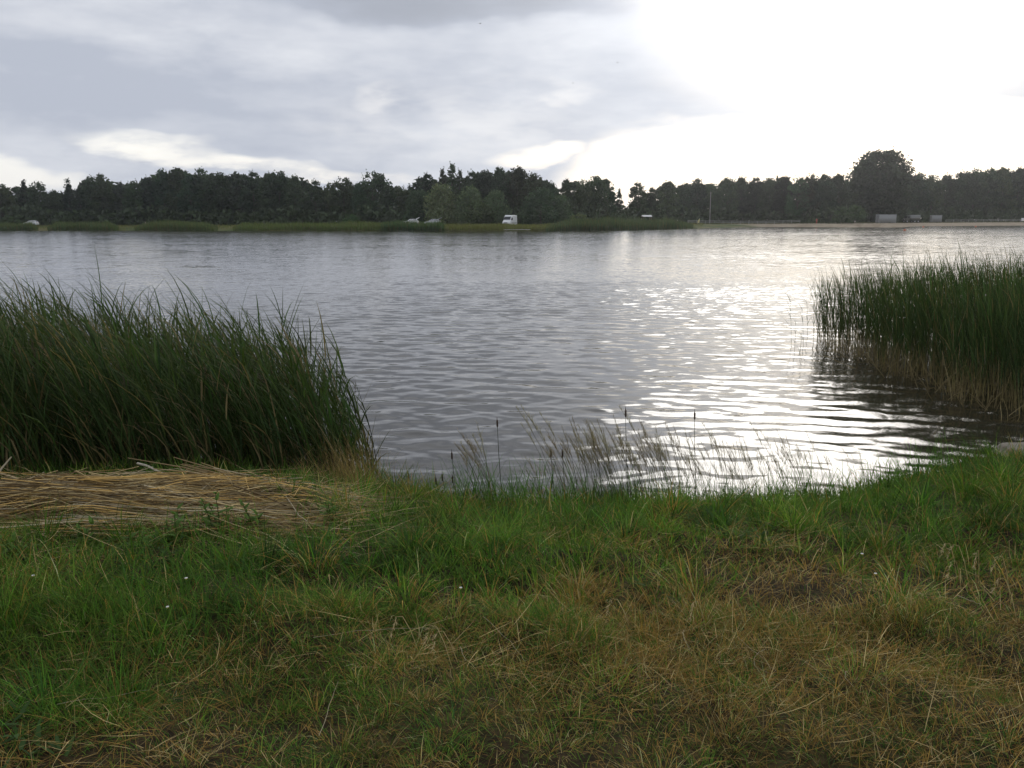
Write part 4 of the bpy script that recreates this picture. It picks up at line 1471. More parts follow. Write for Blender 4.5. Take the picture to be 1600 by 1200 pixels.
def stalk_field(n, lay):
    """centre lines of lying stalks: mostly across the view, in loose sheaves"""
    K = 5
    x = rng.uniform(-6.2, -1.1, n)
    y = HEAP_Y + 0.05 + rng.normal(size=n) * 0.36
    sheaf = rng.integers(0, 7, n)
    sa = np.where(y > HEAP_Y + .12, np.array([0.02, -0.04, 0.05, 0.08, -0.02, 0.0, 0.14])[sheaf], np.array([0.16, 0.24, 0.10, 0.20, 0.02, 0.30, 0.12])[sheaf])
    ang = sa + rng.normal(size=n) * 0.07
    wild = rng.random(n) < 0.30
    ang[wild] += rng.normal(size=wild.sum()) * 0.7
    ln = rng.uniform(0.7, 2.0, n)
    ln[wild] *= 0.5
    T_ = np.linspace(-0.5, 0.5, K)[None, :]
    X = x[:, None] + np.cos(ang)[:, None] * ln[:, None] * T_
    Y = y[:, None] + np.sin(ang)[:, None] * ln[:, None] * T_
    keep = (X.max(1) < -0.8) & (Y.min(1) > HEAP_Y - .80)
    X, Y = X[keep], Y[keep]
    n = len(X)
    lift = heap_top(X, Y) * (lay[keep] * (.75 + .5 * rng.random(n)))[:, None]
    Z = H(X, Y) + 0.02 + lift + rng.normal(size=(n, 1)) * 0.014 + rng.normal(size=(n, 1)) * 0.07 * T_ + 0.02 * rng.random((n, 1)) * np.cos(T_ * 6)
    kink = (rng.random(n) < .3)[:, None]
    Y = Y + np.where(kink, np.maximum(T_, 0) * rng.normal(size=(n, 1)) * .25, 0) + rng.normal(size=(n, K)) * .006
    P = np.stack([X, Y, Z], -1)
    r = rng.uniform(0.0016, 0.0046, n)[:, None] * np.linspace(1.1, 0.6, K)[None, :]
    c = np.where((rng.random(n) < .5)[:, None], np.array([[0.60, 0.39, 0.125]]), np.array([[0.50, 0.38, 0.18]])) * rng.uniform(0.3, 1.3, n)[:, None]
    pale = rng.random(n) < 0.16
    c[pale] = np.array([0.52, 0.44, 0.29]) * rng.uniform(.7, 1.1, pale.sum())[:, None]
    dk = rng.random(n) < 0.3  # randomly darker stalks, their share also painting in dark gaps between sheaves
    c[dk] = np.array([0.17, 0.115, 0.05]) * rng.uniform(.6, 1.2, dk.sum())[:, None]
    return P, r, c


rng = np.random.default_rng(5)
hp = Vector((-3.0, HEAP_Y, h1(-3.0, HEAP_Y)))
heap = thing('cut_reed_heap', 'heap of cut golden reeds lying in front of the left reed bed', 'reed heap', hp)
n = 6200
P, r, c = stalk_field(n, rng.random(n) ** 0.6)
V, q = tubes(P, r, 3)
g = Geo().add(V - np.array(hp), q, np.repeat(c, 5 * 3, axis=0))
# torn leaves and chaff in the heap
n = 3500
x = rng.uniform(-6.2, -0.85, n)
y = HEAP_Y + rng.normal(size=n) * 0.42
V, P2, K, t = ribbons(np.stack([x, y, H(x, y) + 0.01 + heap_top(x, y) * rng.random(n)], 1), np.where(rng.random(n) < .5, 0, math.pi) + rng.normal(size=n) * 0.4, rng.uniform(0.15, 0.5, n),
                      rng.uniform(0.004, 0.011, n), rng.uniform(1.2, 1.6, n), rng.uniform(-.3, .5, n), 3)
c = np.array([[0.36, 0.27, 0.13]]) * rng.uniform(0.4, 1.2, n)[:, None]
g.add(V - np.array(hp), P2, np.repeat(c, K, axis=0))
tag(obj('loose_straw', g.mesh('loose_straw'), M_STRAW, heap), kind='stuff')
# the stalks on top, one by one
P, r, c = stalk_field(520, np.full(520, 1.10))
P, r, c = P[:286], r[:286] * 1.15, c[:286] * 1.15


def one_stalk(pts, rad, col, parent, name='stalk'):
    pts = np.array(pts)[None]
    o0 = pts[0, 0].copy()
    V, q = tubes(pts - o0, np.array(rad)[None], 5)
    return obj(name, Geo().add(V, q, col).mesh(name), M_STRAW, parent, Vector(o0) - (Vector(parent.location) if parent else Vector((0, 0, 0))))


for i in range(len(P)):
    one_stalk(P[i], r[i], c[i], heap)
# sheaf that sticks up out of the heap into the reeds, and the long stalks lying across it
for i in range(16):
    A = at_y(390 + rng.uniform(-45, 25), 758 + rng.uniform(-6, 5), 5.75)
    B = at_y(225 + rng.uniform(-45, 90), 728 + rng.uniform(-14, 14), 6.1)
    A, B = np.array(A), np.array(B)
    one_stalk([A, (A + B) / 2 + np.array([0, 0, .02]), B], [0.006, 0.005, 0.003], np.array([0.36, 0.26, 0.12]) * rng.uniform(.6, 1.2), heap)
for (p0, y0), (p1, y1), rr, col in ((((-20, 733), 6.0), ((185, 806), 5.25), .008, (.50, .40, .22)), (((-10, 752), 5.9), ((170, 770), 5.6), .006, (.46, .33, .15)),
                                    (((215, 724), 6.3), ((258, 742), 6.1), .010, (.50, .46, .36)), (((361, 757), 5.95), ((377, 792), 5.5), .008, (.52, .47, .36)),
                                    (((150, 786), 5.45), ((235, 796), 5.35), .006, (.48, .36, .16)), (((-5, 822), 5.0), ((150, 795), 5.3), .007, (.46, .32, .13)),
                                    (((320, 757), 6.0), ((395, 746), 6.1), .006, (.44, .34, .16)), (((-5, 745), 6.2), (( 18, 714), 6.4), .009, (.42, .36, .24))):
    A, B = np.array(at_y(*p0, y0)), np.array(at_y(*p1, y1))
    one_stalk([A, A * .65 + B * .35 + np.array([0, 0, .012]), B], [rr, rr * .9, rr * .6], np.array(col), heap)

# ------------------------------------------------------------------ grass of the near bank
rng = np.random.default_rng(3)


STONE = at(1602, 703, .12)


def view_points(n, y0, y1, margin=1.3):
    """evenly spread points over the near bank"""
    out = []
    tot = 0
    while tot < n:
        Y = np.sqrt(rng.uniform(y0 ** 2, y1 ** 2, n))
        X = rng.uniform(-1, 1, n) * (0.66 * y1 + margin)
        ok = np.abs(X) < 0.66 * Y + margin
        ok &= Y < ys(X) + 0.12 + 0.08 * snoise(X, Y, 7, 3)
        X, Y = X[ok], Y[ok]
        out.append(np.stack([X, Y], 1))
        tot += len(X)
    return np.concatenate(out)[:n]


def lush(X, Y):
    """1 where the grass stands green and uncut (towards the water), 0 on the mown dry strip"""
    lim = np.interp(X, [-5, -2.2, -1.0, 0.0, 0.8, 1.6, 2.4, 3.5, 5], [2.8, 2.95, 3.3, 3.7, 3.8, 3.9, 3.8, 4.0, 4.4])
    f = (Y - lim + 0.42 * snoise(X, Y, 1.9, 61) + 0.42 * snoise(X, Y, 5.0, 62)) / 1.1 + 0.5
    # a worn tawny patch in the middle of the bank
    f -= 0.45 * np.exp(-(((X - 1.15) / .35) ** 2 + ((Y - 5.6) / .3) ** 2))
    f -= 0.35 * np.exp(-(((X - 0.5) / .5) ** 2 + ((Y - 4.4) / .3) ** 2))
    return np.clip(f, 0, 1)


GREEN = np.array([0.078, 0.190, 0.022])
LIME = np.array([0.170, 0.262, 0.034])
DARKG = np.array([0.042, 0.105, 0.024])
TAWNY = np.array([0.340, 0.210, 0.060])
STRAW = np.array([0.520, 0.400, 0.185])


def in_heap(X, Y):
    return (X < -1.45 - 0.35 * snoise(X, Y, 3, 5)) & (Y > HEAP_Y - .46 - .16 * snoise(X, Y, 4, 6)) & (Y < HEAP_Y + .9) & (X > -7)


def grass_field(name, n, y0, y1, label, hscale=1.0, wscale=1.0, segs=3):
    q = view_points(n, y0, y1)
    X, Y = q[:, 0].copy(), q[:, 1].copy()
    head = np.where(rng.random(n) < 0.4, rng.normal(math.pi * 1.05, 0.9, n), rng.uniform(0, 6.28, n))
    tone = np.ones(n)
    tall = np.clip(1 + 0.45 * snoise(X, Y, 2.1, 71) + 0.35 * snoise(X, Y, 5, 72), .4, 1.9)
    hue = 0.5 + 0.5 * snoise(X, Y, 1.9, 81) + 0.25 * rng.normal(size=n)
    dryk = np.zeros(n)
    extra_lean = np.zeros(n)
    # most blades stand in tufts of their own height and tone, fanning out from the root: small ones and broad shaggy ones
    u_ = rng.random(n)
    for lo_, hi_, per, r0_, r1_, h0_, h1_ in ((0.0, .30, 30, .015, .04, .5, 1.5), (.30, .68, 190, .05, .13, .6, 2.1)):
        k = np.where((u_ >= lo_) & (u_ < hi_))[0]
        nt = max(len(k) // per, 1)
        tc = view_points(nt, y0, y1)
        th, tt, tu, td = rng.uniform(h0_, h1_, nt), rng.uniform(.40, 1.6, nt), rng.normal(.5, .45, nt), rng.normal(-.05, .42, nt)
        tr = rng.uniform(r0_, r1_, nt)
        w_ = rng.integers(0, nt, len(k))
        off = rng.normal(size=(len(k), 2)) * tr[w_][:, None] * .75
        X[k], Y[k] = tc[w_, 0] + off[:, 0], tc[w_, 1] + off[:, 1]
        dd_ = np.hypot(off[:, 0], off[:, 1]) / tr[w_]
        head[k] = np.arctan2(off[:, 1], off[:, 0]) + rng.normal(size=len(k)) * .5
        extra_lean[k] = np.clip(dd_, 0, 1.6) * .35
        tone[k], hue[k], dryk[k] = tt[w_] * .95, tu[w_], td[w_]
        tall[k] = tall[k] * th[w_] * np.clip(1.15 - .3 * dd_, .5, 1.15)
    f = lush(X, Y)
    keep = ~(in_heap(X, Y) & (rng.random(n) < 0.96)) & (np.hypot(X - STONE.x, (Y - STONE.y) * .8 + .1) > .4) & (Y < ys(X) + .15)
    X, Y, f, head, tone, tall, hue, dryk, extra_lean = [a_[keep] for a_ in (X, Y, f, head, tone, tall, hue, dryk, extra_lean)]
    n = len(X)
    L = (0.030 + 0.062 * rng.random(n)) * (1 - f) * np.clip(tall, .45, 1.9) + f * (0.05 + 0.14 * rng.random(n) ** 1.2) * tall
    # a few longer blades in the fringe at the brink
    br = np.exp(-((ys(X) - Y - 0.1) / 0.3) ** 2)
    L *= (1 + 0.7 * br * (rng.random(n) < .25)) * hscale
    L = np.minimum(L, .36)
    lean = rng.uniform(0.05, 0.65, n) + (1 - f) * rng.uniform(-.05, 0.45, n) + extra_lean
    bend = rng.uniform(0.2, 1.6, n)
    W = rng.uniform(0.0022, 0.0056, n) * wscale * (0.75 + 0.45 * f)
    pos = np.stack([X, Y, H(X, Y) - 0.006], 1)
    V, P, K, t = ribbons(pos, head, L, W, lean, bend, segs, rng.normal(size=n) * 0.4)
    hue = np.clip(hue, 0, 1)[:, None]
    gr = DARKG * (1 - hue) + LIME * hue
    gr = np.where((rng.random(n) < .4)[:, None], GREEN, gr)
    dryp = np.clip(0.44 * (1 - f) + 0.06 + 0.5 * np.clip(snoise(X, Y, 1.5, 91) + .4 * snoise(X, Y, 4.5, 92) - .05, 0, 1) * (1 - .62 * f) + dryk * (1 - .5 * f) + (1 - f) * (.08 * X - .05), 0.03, 0.95)
    dr = np.where((rng.random(n) < .22)[:, None], STRAW, TAWNY)
    isdry = (rng.random(n) < dryp)
    c = np.where(isdry[:, None], dr, gr) * (tone * rng.uniform(0.5, 1.45, n))[:, None]
    c = np.clip(c, .01, .6)
    c = np.repeat(c, K, axis=0)
    tip = (np.clip((t - .55) / .45, 0, 1) * 0.25)[:, None]
    c = c * (1 - tip) + np.array([0.15, 0.12, 0.045]) * tip
    g = Geo().add(V, P, c)
    tag(obj(name, g.mesh(name), M_GRASS), label, 'grass', kind='stuff')


grass_field('mown_grass', 135000, 2.0, 3.7, 'short mown mix of dry and green grass along the bottom', 1.0, 0.9, 2)
grass_field('bank_grass', 102000, 3.7, 5.9, 'green and tawny tufted grass across the middle of the bank', 1.0, 1.15)
grass_field('brink_grass', 72000, 5.9, 9.6, 'lush green grass along the brink of the water', 1.05, 1.3)


# flat dead blades, cut hay lying about
def litter(n, y0, y1):
    q = view_points(n, y0, y1)
    X, Y = q[:, 0], q[:, 1]
    f = lush(X, Y)
    k = (rng.random(n) < 1.0 - 0.80 * f) & (snoise(X, Y, 2.6, 140) + .6 * snoise(X, Y, 7, 141) > -.25) & ~in_heap(X, Y)
    X, Y, f = X[k], Y[k], f[k]
    n = len(X)
    pos = np.stack([X, Y, H(X, Y) + rng.uniform(0.004, 0.075, n)], 1)
    V, P, K, t = ribbons(pos, np.where(rng.random(n) < .5, rng.normal(0.2, .7, n), rng.uniform(0, 6.28, n)), rng.uniform(0.05, 0.26, n) * rng.uniform(.5, 1.2, n),
                         rng.uniform(0.0014, 0.0034, n), rng.uniform(1.1, 1.6, n), rng.normal(size=n) * .6, 4, rng.normal(size=n))
    c = np.where((rng.random(n) < .3)[:, None], STRAW * 1.05, TAWNY) * rng.uniform(0.35, 1.2, n)[:, None]
    g = Geo().add(V, P, np.repeat(c, K, axis=0))
    tag(obj('cut_hay', g.mesh('cut_hay'), M_HAY), 'thin dry cut stems lying flat over the mown strip', 'hay', kind='stuff')


litter(38000, 1.9, 5.4)


# low broad-leaved herbs in patches on the mown strip
def herbs(n):
    q = view_points(n, 1.6, 6.2)
    X, Y = q[:, 0], q[:, 1]
    k = snoise(X, Y, 2.3, 120) + 0.5 * snoise(X, Y, 5.0, 121) > 0.55
    k &= ~in_heap(X, Y)
    X, Y = X[k], Y[k]
    n = len(X)
    pos = np.stack([X, Y, H(X, Y) + rng.uniform(0.0, 0.03, n)], 1)
    V, P, K, t = ribbons(pos, rng.uniform(0, 6.28, n), rng.uniform(0.03, 0.085, n), rng.uniform(0.009, 0.02, n), rng.uniform(0.5, 1.2, n), rng.uniform(0.2, .9, n), 3, taper=2.6)
    c = np.array([[0.062, 0.112, 0.036]]) * rng.uniform(.65, 1.4, n)[:, None]
    g = Geo().add(V, P, np.repeat(c, K, axis=0))
    tag(obj('low_herbs', g.mesh('low_herbs'), M_GRASS), 'dark green patches of small broad leaves among the mown grass', 'herbs', kind='stuff')


herbs(26000)

# ------------------------------------------------------------------ flowering grasses at the brink
M_PANICLE = leaf_mat('seed_panicle', trans=0.35, rough=0.7)


def culm_variant(seed, hh, brown):
    """one flowering stalk with a loose nodding panicle; returns stem and panicle meshes"""
    global rng
    keep = rng
    rng = np.random.default_rng(seed)
    K = 6
    T_ = np.linspace(0, 1, K)
    lean = rng.normal(-0.28, 0.10)
    pts = np.stack([lean * hh * T_ ** 1.8, rng.normal() * .05 * hh * T_, hh * T_ * (1 - .06 * T_)], 1)
    V, q = tubes(pts[None], np.linspace(.0022, .0010, K)[None], 3)
    stem_me = Geo().add(V, q, np.array([0.10, 0.105, 0.045])).mesh('culm')
    g = Geo()
    m = 46
    fr = rng.uniform(0.72, 1.0, m)
    pos = np.stack([np.interp(fr, T_, pts[:, i]) for i in range(3)], 1)
    V, P, KK, t = ribbons(pos, rng.normal(math.pi, 1.0, m), rng.uniform(.02, .075, m) * (1.25 - fr) * 3.0, rng.uniform(.0016, .0036, m), rng.uniform(.15, .8, m), rng.uniform(.1, 1.0, m), 3)
    c = np.array(brown)[None] * rng.uniform(.6, 1.35, m)[:, None]
    g.add(V, P, np.repeat(c, KK, axis=0))
    pan_me = g.mesh('panicle')
    V, P, KK, t = ribbons(np.zeros((3, 3)), rng.uniform(0, 6.28, 3), rng.uniform(.15, .32, 3), .0035, rng.uniform(.1, .4, 3), rng.uniform(.3, 1.2, 3), 4)
    leaf_me = Geo().add(V, P, GREEN * rng.uniform(.7, 1.2)).mesh('blades')
    rng = keep
    return stem_me, pan_me, leaf_me


VAR = [culm_variant(900 + i, .48 + .36 * i / 9, (0.27, 0.21, 0.14) if i % 3 else (0.32, 0.28, 0.18)) for i in range(10)]


def clump(px, spread, count, label, Y, hs=1.0, tall=(0, 10)):
    v = ray(px, 740)
    x0 = v.x / v.y * Y
    Y = float(ys(x0)) - .08
    x0 = v.x / v.y * Y
    t = thing('flowering_grass', label, 'grass clump', (x0, Y, h1(x0, Y)), 0, 'flowering grass clumps at the brink')
    for i in range(count):
        dx, dy = rng.normal() * spread, rng.normal() * 0.13
        s_me, p_me, l_me = VAR[rng.integers(*tall)]
        sc = hs * rng.uniform(.75, 1.1)
        rz = rng.normal() * .35
        z = h1(x0 + dx, Y + dy) - h1(x0, Y) - .01
        for nm, me, mm in (('culm', s_me, M_GRASS), ('blades', l_me, M_GRASS)):
            o = obj(nm, me, mm, t, (dx, dy, z))
            o.scale = (sc, sc, sc)
            o.rotation_euler = (0, 0, rz)
            if nm == 'culm':
                obj('panicle', p_me, M_PANICLE, o)


clump(762, .05, 16, 'narrow upright clump of pale flowering grass left of centre', 7.1, .95, (2, 8))
clump(958, .20, 84, 'dense brown-headed flowering grass clump right of centre, bent left', 7.15, 1.0, (3, 10))
clump(1040, .20, 70, 'middle of the brown flowering grasses, bent left over the water', 7.2, .92, (2, 9))
clump(1120, .18, 40, 'thinner brown flowering grasses right of the dense clump', 7.25, .85)
clump(1190, .17, 34, 'flowering grasses against the glittering water', 7.4, .78)
clump(1255, .13, 28, 'upright flowering grass at the right end of the row', 7.5, .82)
clump(870, .16, 10, 'few low flowering stalks left of the dense brown clump', 7.1, .62)
clump(1345, .16, 12, 'low flowering stalks on the right shoulder of the bank', 8.1, .6)

# ------------------------------------------------------------------ cattails at the brink
M_CAT = plain_mat('cattail_brown', (0.060, 0.036, 0.022), 0.9)
CATT = [(777, 648, 'tallest cattail spike above the pale grass clump left of centre'), (978, 632, 'cattail spike above the dense brown grass clump'), (638, 733, 'leftmost short cattail spike beside the reeds'),
        (681, 739, 'dark cattail spike second from the left at the brink'), (691, 733, 'small cattail spike just right of the second one'), (707, 736, 'small cattail spike before the narrow grass clump'),
        (861, 695, 'left one of two cattail heads left of the brown grasses'), (879, 696, 'right one of two cattail heads left of the brown grasses'), (706, 699, 'thin cattail spike left of the pale grass clump'),
        (1086, 636, 'thin spike rising above the middle brown grasses')]
for px, py, lab in CATT:
    Y = 7.0
    for _ in range(5):
        Y = float(ys(at_y(px, py, Y).x)) + .12
    tip = at_y(px, py, Y)
    gz = max(h1(tip.x, Y), -.1)
    hh = tip.z - gz
    t = thing('cattail', lab, 'cattail', (tip.x, Y, gz - .02), 0, 'cattail spikes at the brink')
    V, q = tubes(np.array([[[.04, 0, 0], [.01, 0, hh * .6], [0, 0, hh * .9]]]), np.array([[.0032, .0026, .002]]), 5)
    obj('stem', Geo().add(V, q, np.array([.05, .07, .03])).mesh('stem'), M_GRASS, t)
    V, q = tubes(np.array([[[0, 0, hh - .005], [0, 0, hh + .005], [-.001, 0, hh + .05], [-.002, 0, hh + .06], [-.003, 0, hh + .085]]]) - np.array([0, 0, .08]), np.array([[.002, .0075, .0075, .003, .001]]), 7)
    obj('head', Geo().add(V, q).mesh('head'), M_CAT, t)
    V, P, KK, tt = ribbons(np.zeros((2, 3)), np.array([math.pi, .4]), np.array([hh * .7, hh * .55]), .006, np.array([.06, .1]), np.array([.3, .4]), 5)
    obj('leaf', Geo().add(V, P, DARKG * 1.2).mesh('leaf'), M_GRASS, t)

# ------------------------------------------------------------------ stone, flowers, seed heads
bm = bmesh.new()
bmesh.ops.create_icosphere(bm, subdivisions=4, radius=1)
for v in bm.verts:
    d = v.co.copy()
    k = 1 + .16 * math.sin(d.x * 3.1 + 1) * math.cos(d.y * 2.7) + .09 * math.sin(d.z * 5 + d.x * 4) + .03 * math.sin(d.y * 13 + d.x * 9)
    v.co = Vector((d.x * .30 * k, d.y * .20 * k, max(d.z, -.5) * .10 * k))
me = bpy.data.meshes.new('stone')
bm.to_mesh(me)
bm.free()
for p_ in me.polygons:
    p_.use_smooth = True
p = at(1602, 703, .12)
tag(obj('stone', me, plain_mat('grey_stone', (0.22, 0.19, 0.15), .9, var=.4, scale=9, bump=.8), None, (p.x, p.y, h1(p.x, p.y) + .12)), 'flat pale stone on the bank below the right reeds', 'stone')

M_PETAL = plain_mat('white_petal', (0.78, 0.78, 0.74), .7)


def flower(px, py, hh, label, k):
    p = at(px, py, .45)
    for _ in range(8):
        p = at(px, py, h1(p.x, p.y) + hh)
    gz = h1(p.x, p.y)
    t = thing('white_flower', label, 'flower', (p.x, p.y, gz), k, 'white flowers in the grass')
    V, q = tubes(np.array([[[.02, 0, 0], [.005, 0, hh * .6], [0, 0, hh]]]), np.array([[.0016, .0014, .0012]]), 4)
    obj('stem', Geo().add(V, q, GREEN).mesh('stem'), M_GRASS, t)
    hd = obj('head', bevel_box('head', (0, 0, hh), (.008, .008, .006), .002), plain_mat('flower_heart', (.5, .4, .08), .8), t)
    for i in range(8):
        a = i * math.pi / 4 + k
        c_, s_ = math.cos(a) * .42, math.sin(a) * .42
        panel('petal', [(c_ * .003, s_ * .003, hh + .002), (c_ * .011 - s_ * .005, s_ * .011 + c_ * .005, hh + .004), (c_ * .017, s_ * .017, hh + .003), (c_ * .011 + s_ * .005, s_ * .011 - c_ * .005, hh + .004)], M_PETAL, hd, .0015)


for i, (px, py, hh, lab) in enumerate(((1347, 866, .20, 'white flower on the bank at the right'), (720, 919, .10, 'small white flower in the middle of the bank'), (291, 904, .14, 'white flower in the green grass at the left'),
                                       (262, 949, .10, 'white flower left of the worn middle strip'), (52, 900, .12, 'white flower near the left edge below the heap'), (1368, 897, .10, 'small white flower right below the larger one'))):
    flower(px, py, hh, lab, i * .7)


# pale drooping seed heads that stand out of the turf
def seed_head(px, py, hh, label, rz):
    p = at(px, py, .5)
    for _ in range(8):
        p = at(px, py, h1(p.x, p.y) + hh)
    gz = h1(p.x, p.y)
    t = thing('dry_seed_head', label, 'seed head', (p.x, p.y, gz), rz, 'pale seed heads in the turf')
    pts = np.array([[[.05, 0, 0], [.02, 0, hh * .6], [-.01, 0, hh * .98], [-.035, 0, hh]]])
    V, q = tubes(pts, np.array([[.0016, .0014, .0012, .001]]), 4)
    obj('stem', Geo().add(V, q, STRAW).mesh('stem'), M_STRAW, t)
    m = 22
    fr = rng.random(m)
    pos = np.stack([-.035 - .02 * fr, np.zeros(m), hh - .075 * fr], 1)
    V, P, KK, tt = ribbons(pos, rng.normal(math.pi, 1.2, m), rng.uniform(.012, .03, m), .0035, rng.uniform(1.6, 2.6, m), rng.uniform(0, .4, m), 2)
    obj('spike', Geo().add(V, P, np.array([.46, .35, .18])).mesh('spike'), M_STRAW, t)


for px, py, hh, lab, rz in ((633, 962, .16, 'pale drooping seed head left of the twin heads', .2), (686, 978, .17, 'left of the twin pale seed heads at the bank\'s middle', -.2), (696, 984, .15, 'right of the twin pale seed heads at the bank\'s middle', .5),
                            (968, 935, .15, 'pale seed head at the centre right of the bank', .1), (1487, 848, .20, 'leftmost of the pale seed heads near the right edge', .2), (1502, 852, .20, 'second pale seed head near the right edge', -.3),
                            (1496, 875, .18, 'lower pale seed head near the right edge', .4), (1570, 868, .22, 'spreading pale seed head close to the right edge', .1), (1530, 858, .2, 'pale seed head between the right-hand group and the spreading one', .8),
                            (1093, 938, .16, 'pale seed head right of the bank\'s middle', .6), (1576, 905, .2, 'hanging seed head at the right edge above the dry grass', -.5)):
    seed_head(px, py, hh, lab, rz)

# long bleached stems lying on the turf, one by one
for pts_, rr, lab in (([(90, 1100), (180, 1085), (235, 1078)], .0022, 'long bleached stem lying low at the left of the mown strip'), ([(500, 1150), (515, 1090), (528, 1065)], .0022, 'pale upright stem left of the bottom middle'),
                      ([(490, 995), (600, 985), (690, 982)], .0020, 'long pale stem lying across the bank\'s middle'), ([(756, 962), (800, 1010), (820, 1035)], .0020, 'pale stem slanting down right of the twin seed heads'),
                      ([(1195, 1015), (1180, 1035), (1212, 1055)], .0025, 'white curled stem on the mown strip right of centre'), ([(1150, 995), (1190, 1030), (1215, 1050)], .002, 'long pale stem slanting right of centre'),
                      ([(720, 1010), (727, 1022), (730, 1032)], .0028, 'short white stem in the bottom middle'), ([(1325, 1048), (1323, 1062), (1340, 1080)], .0022, 'curved pale stem on the right mown strip'),
                      ([(1495, 932), (1520, 942), (1530, 945)], .0035, 'pale broad dry leaf on the bank at the right'), ([(1070, 985), (1072, 1000), (1078, 1015)], .003, 'pale bent leaf right of centre on the bank')):
    W_ = []
    for px, py in pts_:
        p = at(px, py, .6)
        for _ in range(8):
            p = at(px, py, h1(p.x, p.y) + .05)
        W_.append(np.array(p))
    W_ = np.array(W_)
    o0 = W_[0].copy()
    tk = np.linspace(0, 1, 8)
    a_, b_, c_ = (1 - tk) ** 2, 2 * tk * (1 - tk), tk ** 2
    pts = a_[:, None] * W_[0] + b_[:, None] * (2 * W_[1] - (W_[0] + W_[2]) / 2 + rng.normal(size=3) * .015) + c_[:, None] * W_[2] + rng.normal(size=(8, 3)) * .0025
    V, q = tubes((pts - o0)[None], np.linspace(rr * .55, rr * .25, 8)[None], 4)
    tag(obj('bleached_stem', Geo().add(V, q, np.array([.42, .36, .24])).mesh('bleached_stem'), M_HAY, None, Vector(o0)), lab, 'dry stem', 'bleached stems on the turf')

# ------------------------------------------------------------------ sedge tufts at the brink and weeds before the heap
def sedge(px, label, hh, nb, inset=.05, wdt=.006, spread=.05, col=GREEN, name='sedge_tuft', lean=(.05, .45), mat=None):
    v = ray(px, 740)
    Y = 7.0
    for _ in range(6):
        Y = float(ys(v.x / v.y * Y)) - inset
    x0 = v.x / v.y * Y
    z0 = h1(x0, Y)
    off = rng.normal(size=(nb, 2)) * spread
    pos = np.stack([off[:, 0], off[:, 1], H(x0 + off[:, 0], Y + off[:, 1]) - z0 - .01], 1)
    V, P, K, t = ribbons(pos, np.where(rng.random(nb) < .5, rng.normal(math.pi, .8, nb), rng.uniform(0, 6.28, nb)), 1.25 * hh * rng.uniform(.4, 1.1, nb), wdt * rng.uniform(.6, 1.3, nb),
                         rng.uniform(*lean, nb), rng.uniform(.1, 1.2, nb), 6, rng.normal(size=nb) * .5)
    c = np.array(col)[None] * rng.uniform(.6, 1.5, nb)[:, None]
    o = thing(name, label, 'grass tuft', (x0, Y, z0), 0, 'grass tufts along the brink')
    tag(obj('blades', Geo().add(V, P, np.repeat(c, K, axis=0)).mesh('blades'), mat or M_GRASS, o), kind='stuff')


for px, lab, hh, nb, ins, wd, spr in ((605, 'green sedge tuft at the right foot of the left reeds', .34, 60, .05, .006, .09), (655, 'low sedge tuft left of the dark cattail spikes', .26, 40, .0, .005, .08),
                                      (742, 'sedge tuft at the left foot of the pale grass clump', .40, 70, .02, .006, .09), (790, 'bright sedge tuft right of the pale grass clump', .36, 70, .05, .007, .09),
                                      (848, 'sedge tuft with long dark blades leaning left over the water', .46, 36, .0, .008, .06), (905, 'sedge tuft left of the dense brown grasses', .36, 60, .02, .006, .09),
                                      (985, 'green sedge under the dense brown grasses', .36, 90, .03, .006, .14), (1075, 'green sedge under the middle brown grasses', .34, 90, .03, .006, .15),
                                      (1150, 'green sedge under the thin brown grasses', .32, 70, .03, .006, .12), (1235, 'tall sedge tuft before the glittering water', .44, 80, .03, .006, .11),
                                      (1300, 'low sedge tuft at the right of the glittering water', .30, 60, .05, .006, .10), (1375, 'fresh green sedge tuft on the right shoulder of the bank', .34, 80, .05, .006, .12),
                                      (1450, 'bushy green sedge tuft below the right reeds', .38, 110, .08, .006, .14), (1520, 'green sedge tuft left of the flat stone', .36, 90, .1, .006, .12)):
    sedge(px, lab, hh, int(nb * 1.4), ins, wd, spr * 1.2, GREEN * rng.uniform(.6, 1.1))
sedge(562, 'fluffy tan dry grass at the right end of the cut reed heap', .42, 330, .55, .0032, .13, np.array([.26, .185, .075]), 'dry_grass_tuft', (.02, .6))
sedge(520, 'smaller tan dry grass on the end of the cut reed heap', .28, 200, .95, .003, .12, np.array([.27, .20, .09]), 'dry_grass_tuft', (.1, .9))


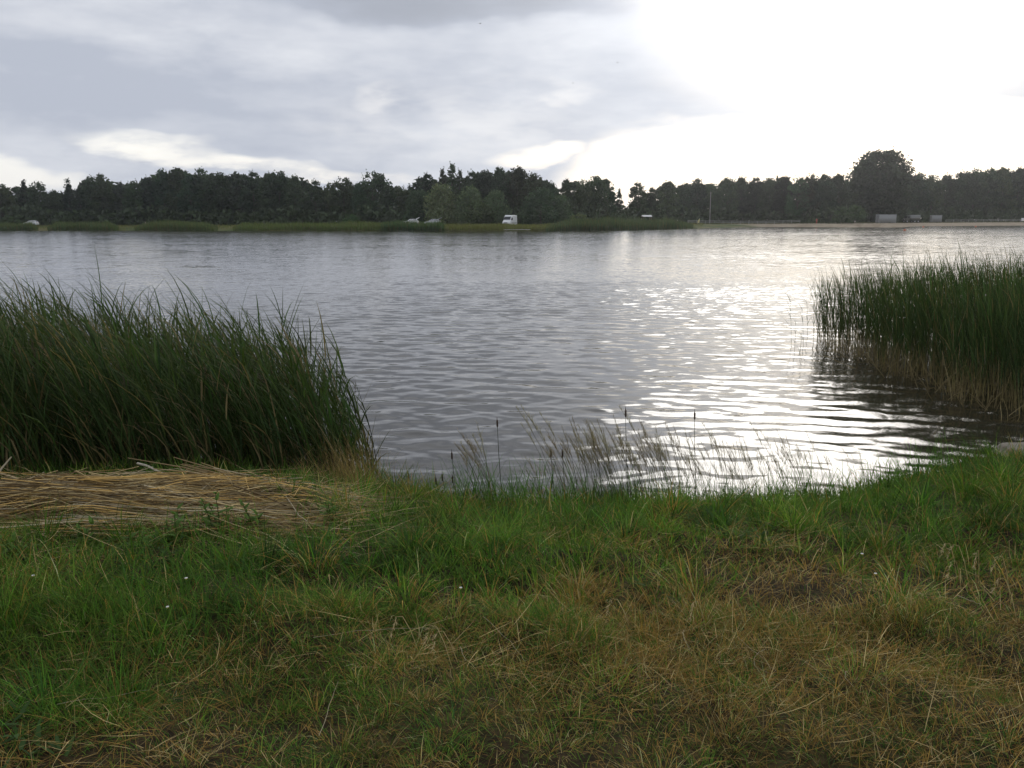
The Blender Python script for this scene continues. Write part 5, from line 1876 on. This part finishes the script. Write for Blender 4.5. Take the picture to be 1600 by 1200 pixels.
def weed(px, py, hh, pairs, label):
    p = at(px, py, .5)
    for _ in range(8):
        p = at(px, py, h1(p.x, p.y) + .02)
    t = thing('leafy_weed', label, 'weed', (p.x, p.y, h1(p.x, p.y)), rng.uniform(0, 6), 'leafy weeds before the heap')
    stems = []
    for k in range(5):
        a = rng.uniform(0, 6.28)
        r_ = .06 * rng.random()
        h_ = .8 * hh * rng.uniform(.55, 1.05)
        stems.append([[math.cos(a) * r_, math.sin(a) * r_, 0], [math.cos(a) * r_ * 1.4 - .01, math.sin(a) * r_ * 1.4, h_ * .5], [math.cos(a) * r_ * 2 - .03, math.sin(a) * r_ * 2, h_]])
    st = np.array(stems)
    V, q = tubes(st, np.tile(np.array([.003, .0024, .0014]), (5, 1)), 4)
    obj('stem', Geo().add(V, q, np.array([.06, .085, .03])).mesh('stem'), M_GRASS, t)
    m = 5 * pairs * 2
    idx = np.repeat(np.arange(5), pairs * 2)
    fr = .12 + .86 * np.tile(np.repeat(np.arange(pairs) / (pairs - 1), 2), 5)
    pos = st[idx, 0] * (1 - fr)[:, None] + st[idx, 2] * fr[:, None]
    hd = np.tile(np.tile([0, math.pi], pairs) + np.repeat(np.arange(pairs) * 1.4, 2), 5) + rng.normal(size=m) * .3
    ln = rng.uniform(.035, .085, m) * (1.15 - .5 * fr)
    V, P, K, tt = ribbons(pos, hd, ln, ln * .42, rng.uniform(.7, 1.25, m), rng.uniform(.2, .9, m), 4, taper=2.2)
    c = np.array([[.085, .150, .032]]) * rng.uniform(.7, 1.4, m)[:, None]
    obj('leaves', Geo().add(V, P, np.repeat(c, K, axis=0)).mesh('leaves'), M_GRASS, t)


for px, py, hh, pr, lab in ((128, 850, .22, 5, 'leafy weed before the left part of the cut reed heap'), (275, 842, .24, 5, 'bushy leafy weed before the middle of the heap'), (345, 826, .28, 6, 'tallest leafy weed standing up against the heap'),
                            (410, 832, .24, 5, 'leafy weed right of the tallest one before the heap'), (520, 815, .22, 5, 'leafy weed at the right end of the heap'), (30, 872, .18, 4, 'low leafy weed at the left edge below the heap'),
                            (215, 868, .18, 4, 'low leafy weed between the heap and the mown strip')):
    weed(px, py, hh, pr, lab)

# ------------------------------------------------------------------ haze volume, added in place of veiling glare from the sun
g = Geo()
box(g, (0, 0, 15.0), (1560, 1560, 36.0))
hz = obj('glare_haze', g.mesh('glare_haze'))
mh = bpy.data.materials.new('glare_air')
mh.use_nodes = True
mh.node_tree.nodes.clear()
T = NT(mh.node_tree)
pv = T.new('ShaderNodeVolumePrincipled')
pv.inputs['Color'].default_value = (0.93, 0.95, 1.0, 1)
pv.inputs['Density'].default_value = 0.00020
pv.inputs['Anisotropy'].default_value = 0.84
mo = T.new('ShaderNodeOutputMaterial')
mh.node_tree.links.new(pv.outputs[0], mo.inputs['Volume'])
hz.data.materials.clear()
hz.data.materials.append(mh)
tag(hz, kind='stuff')
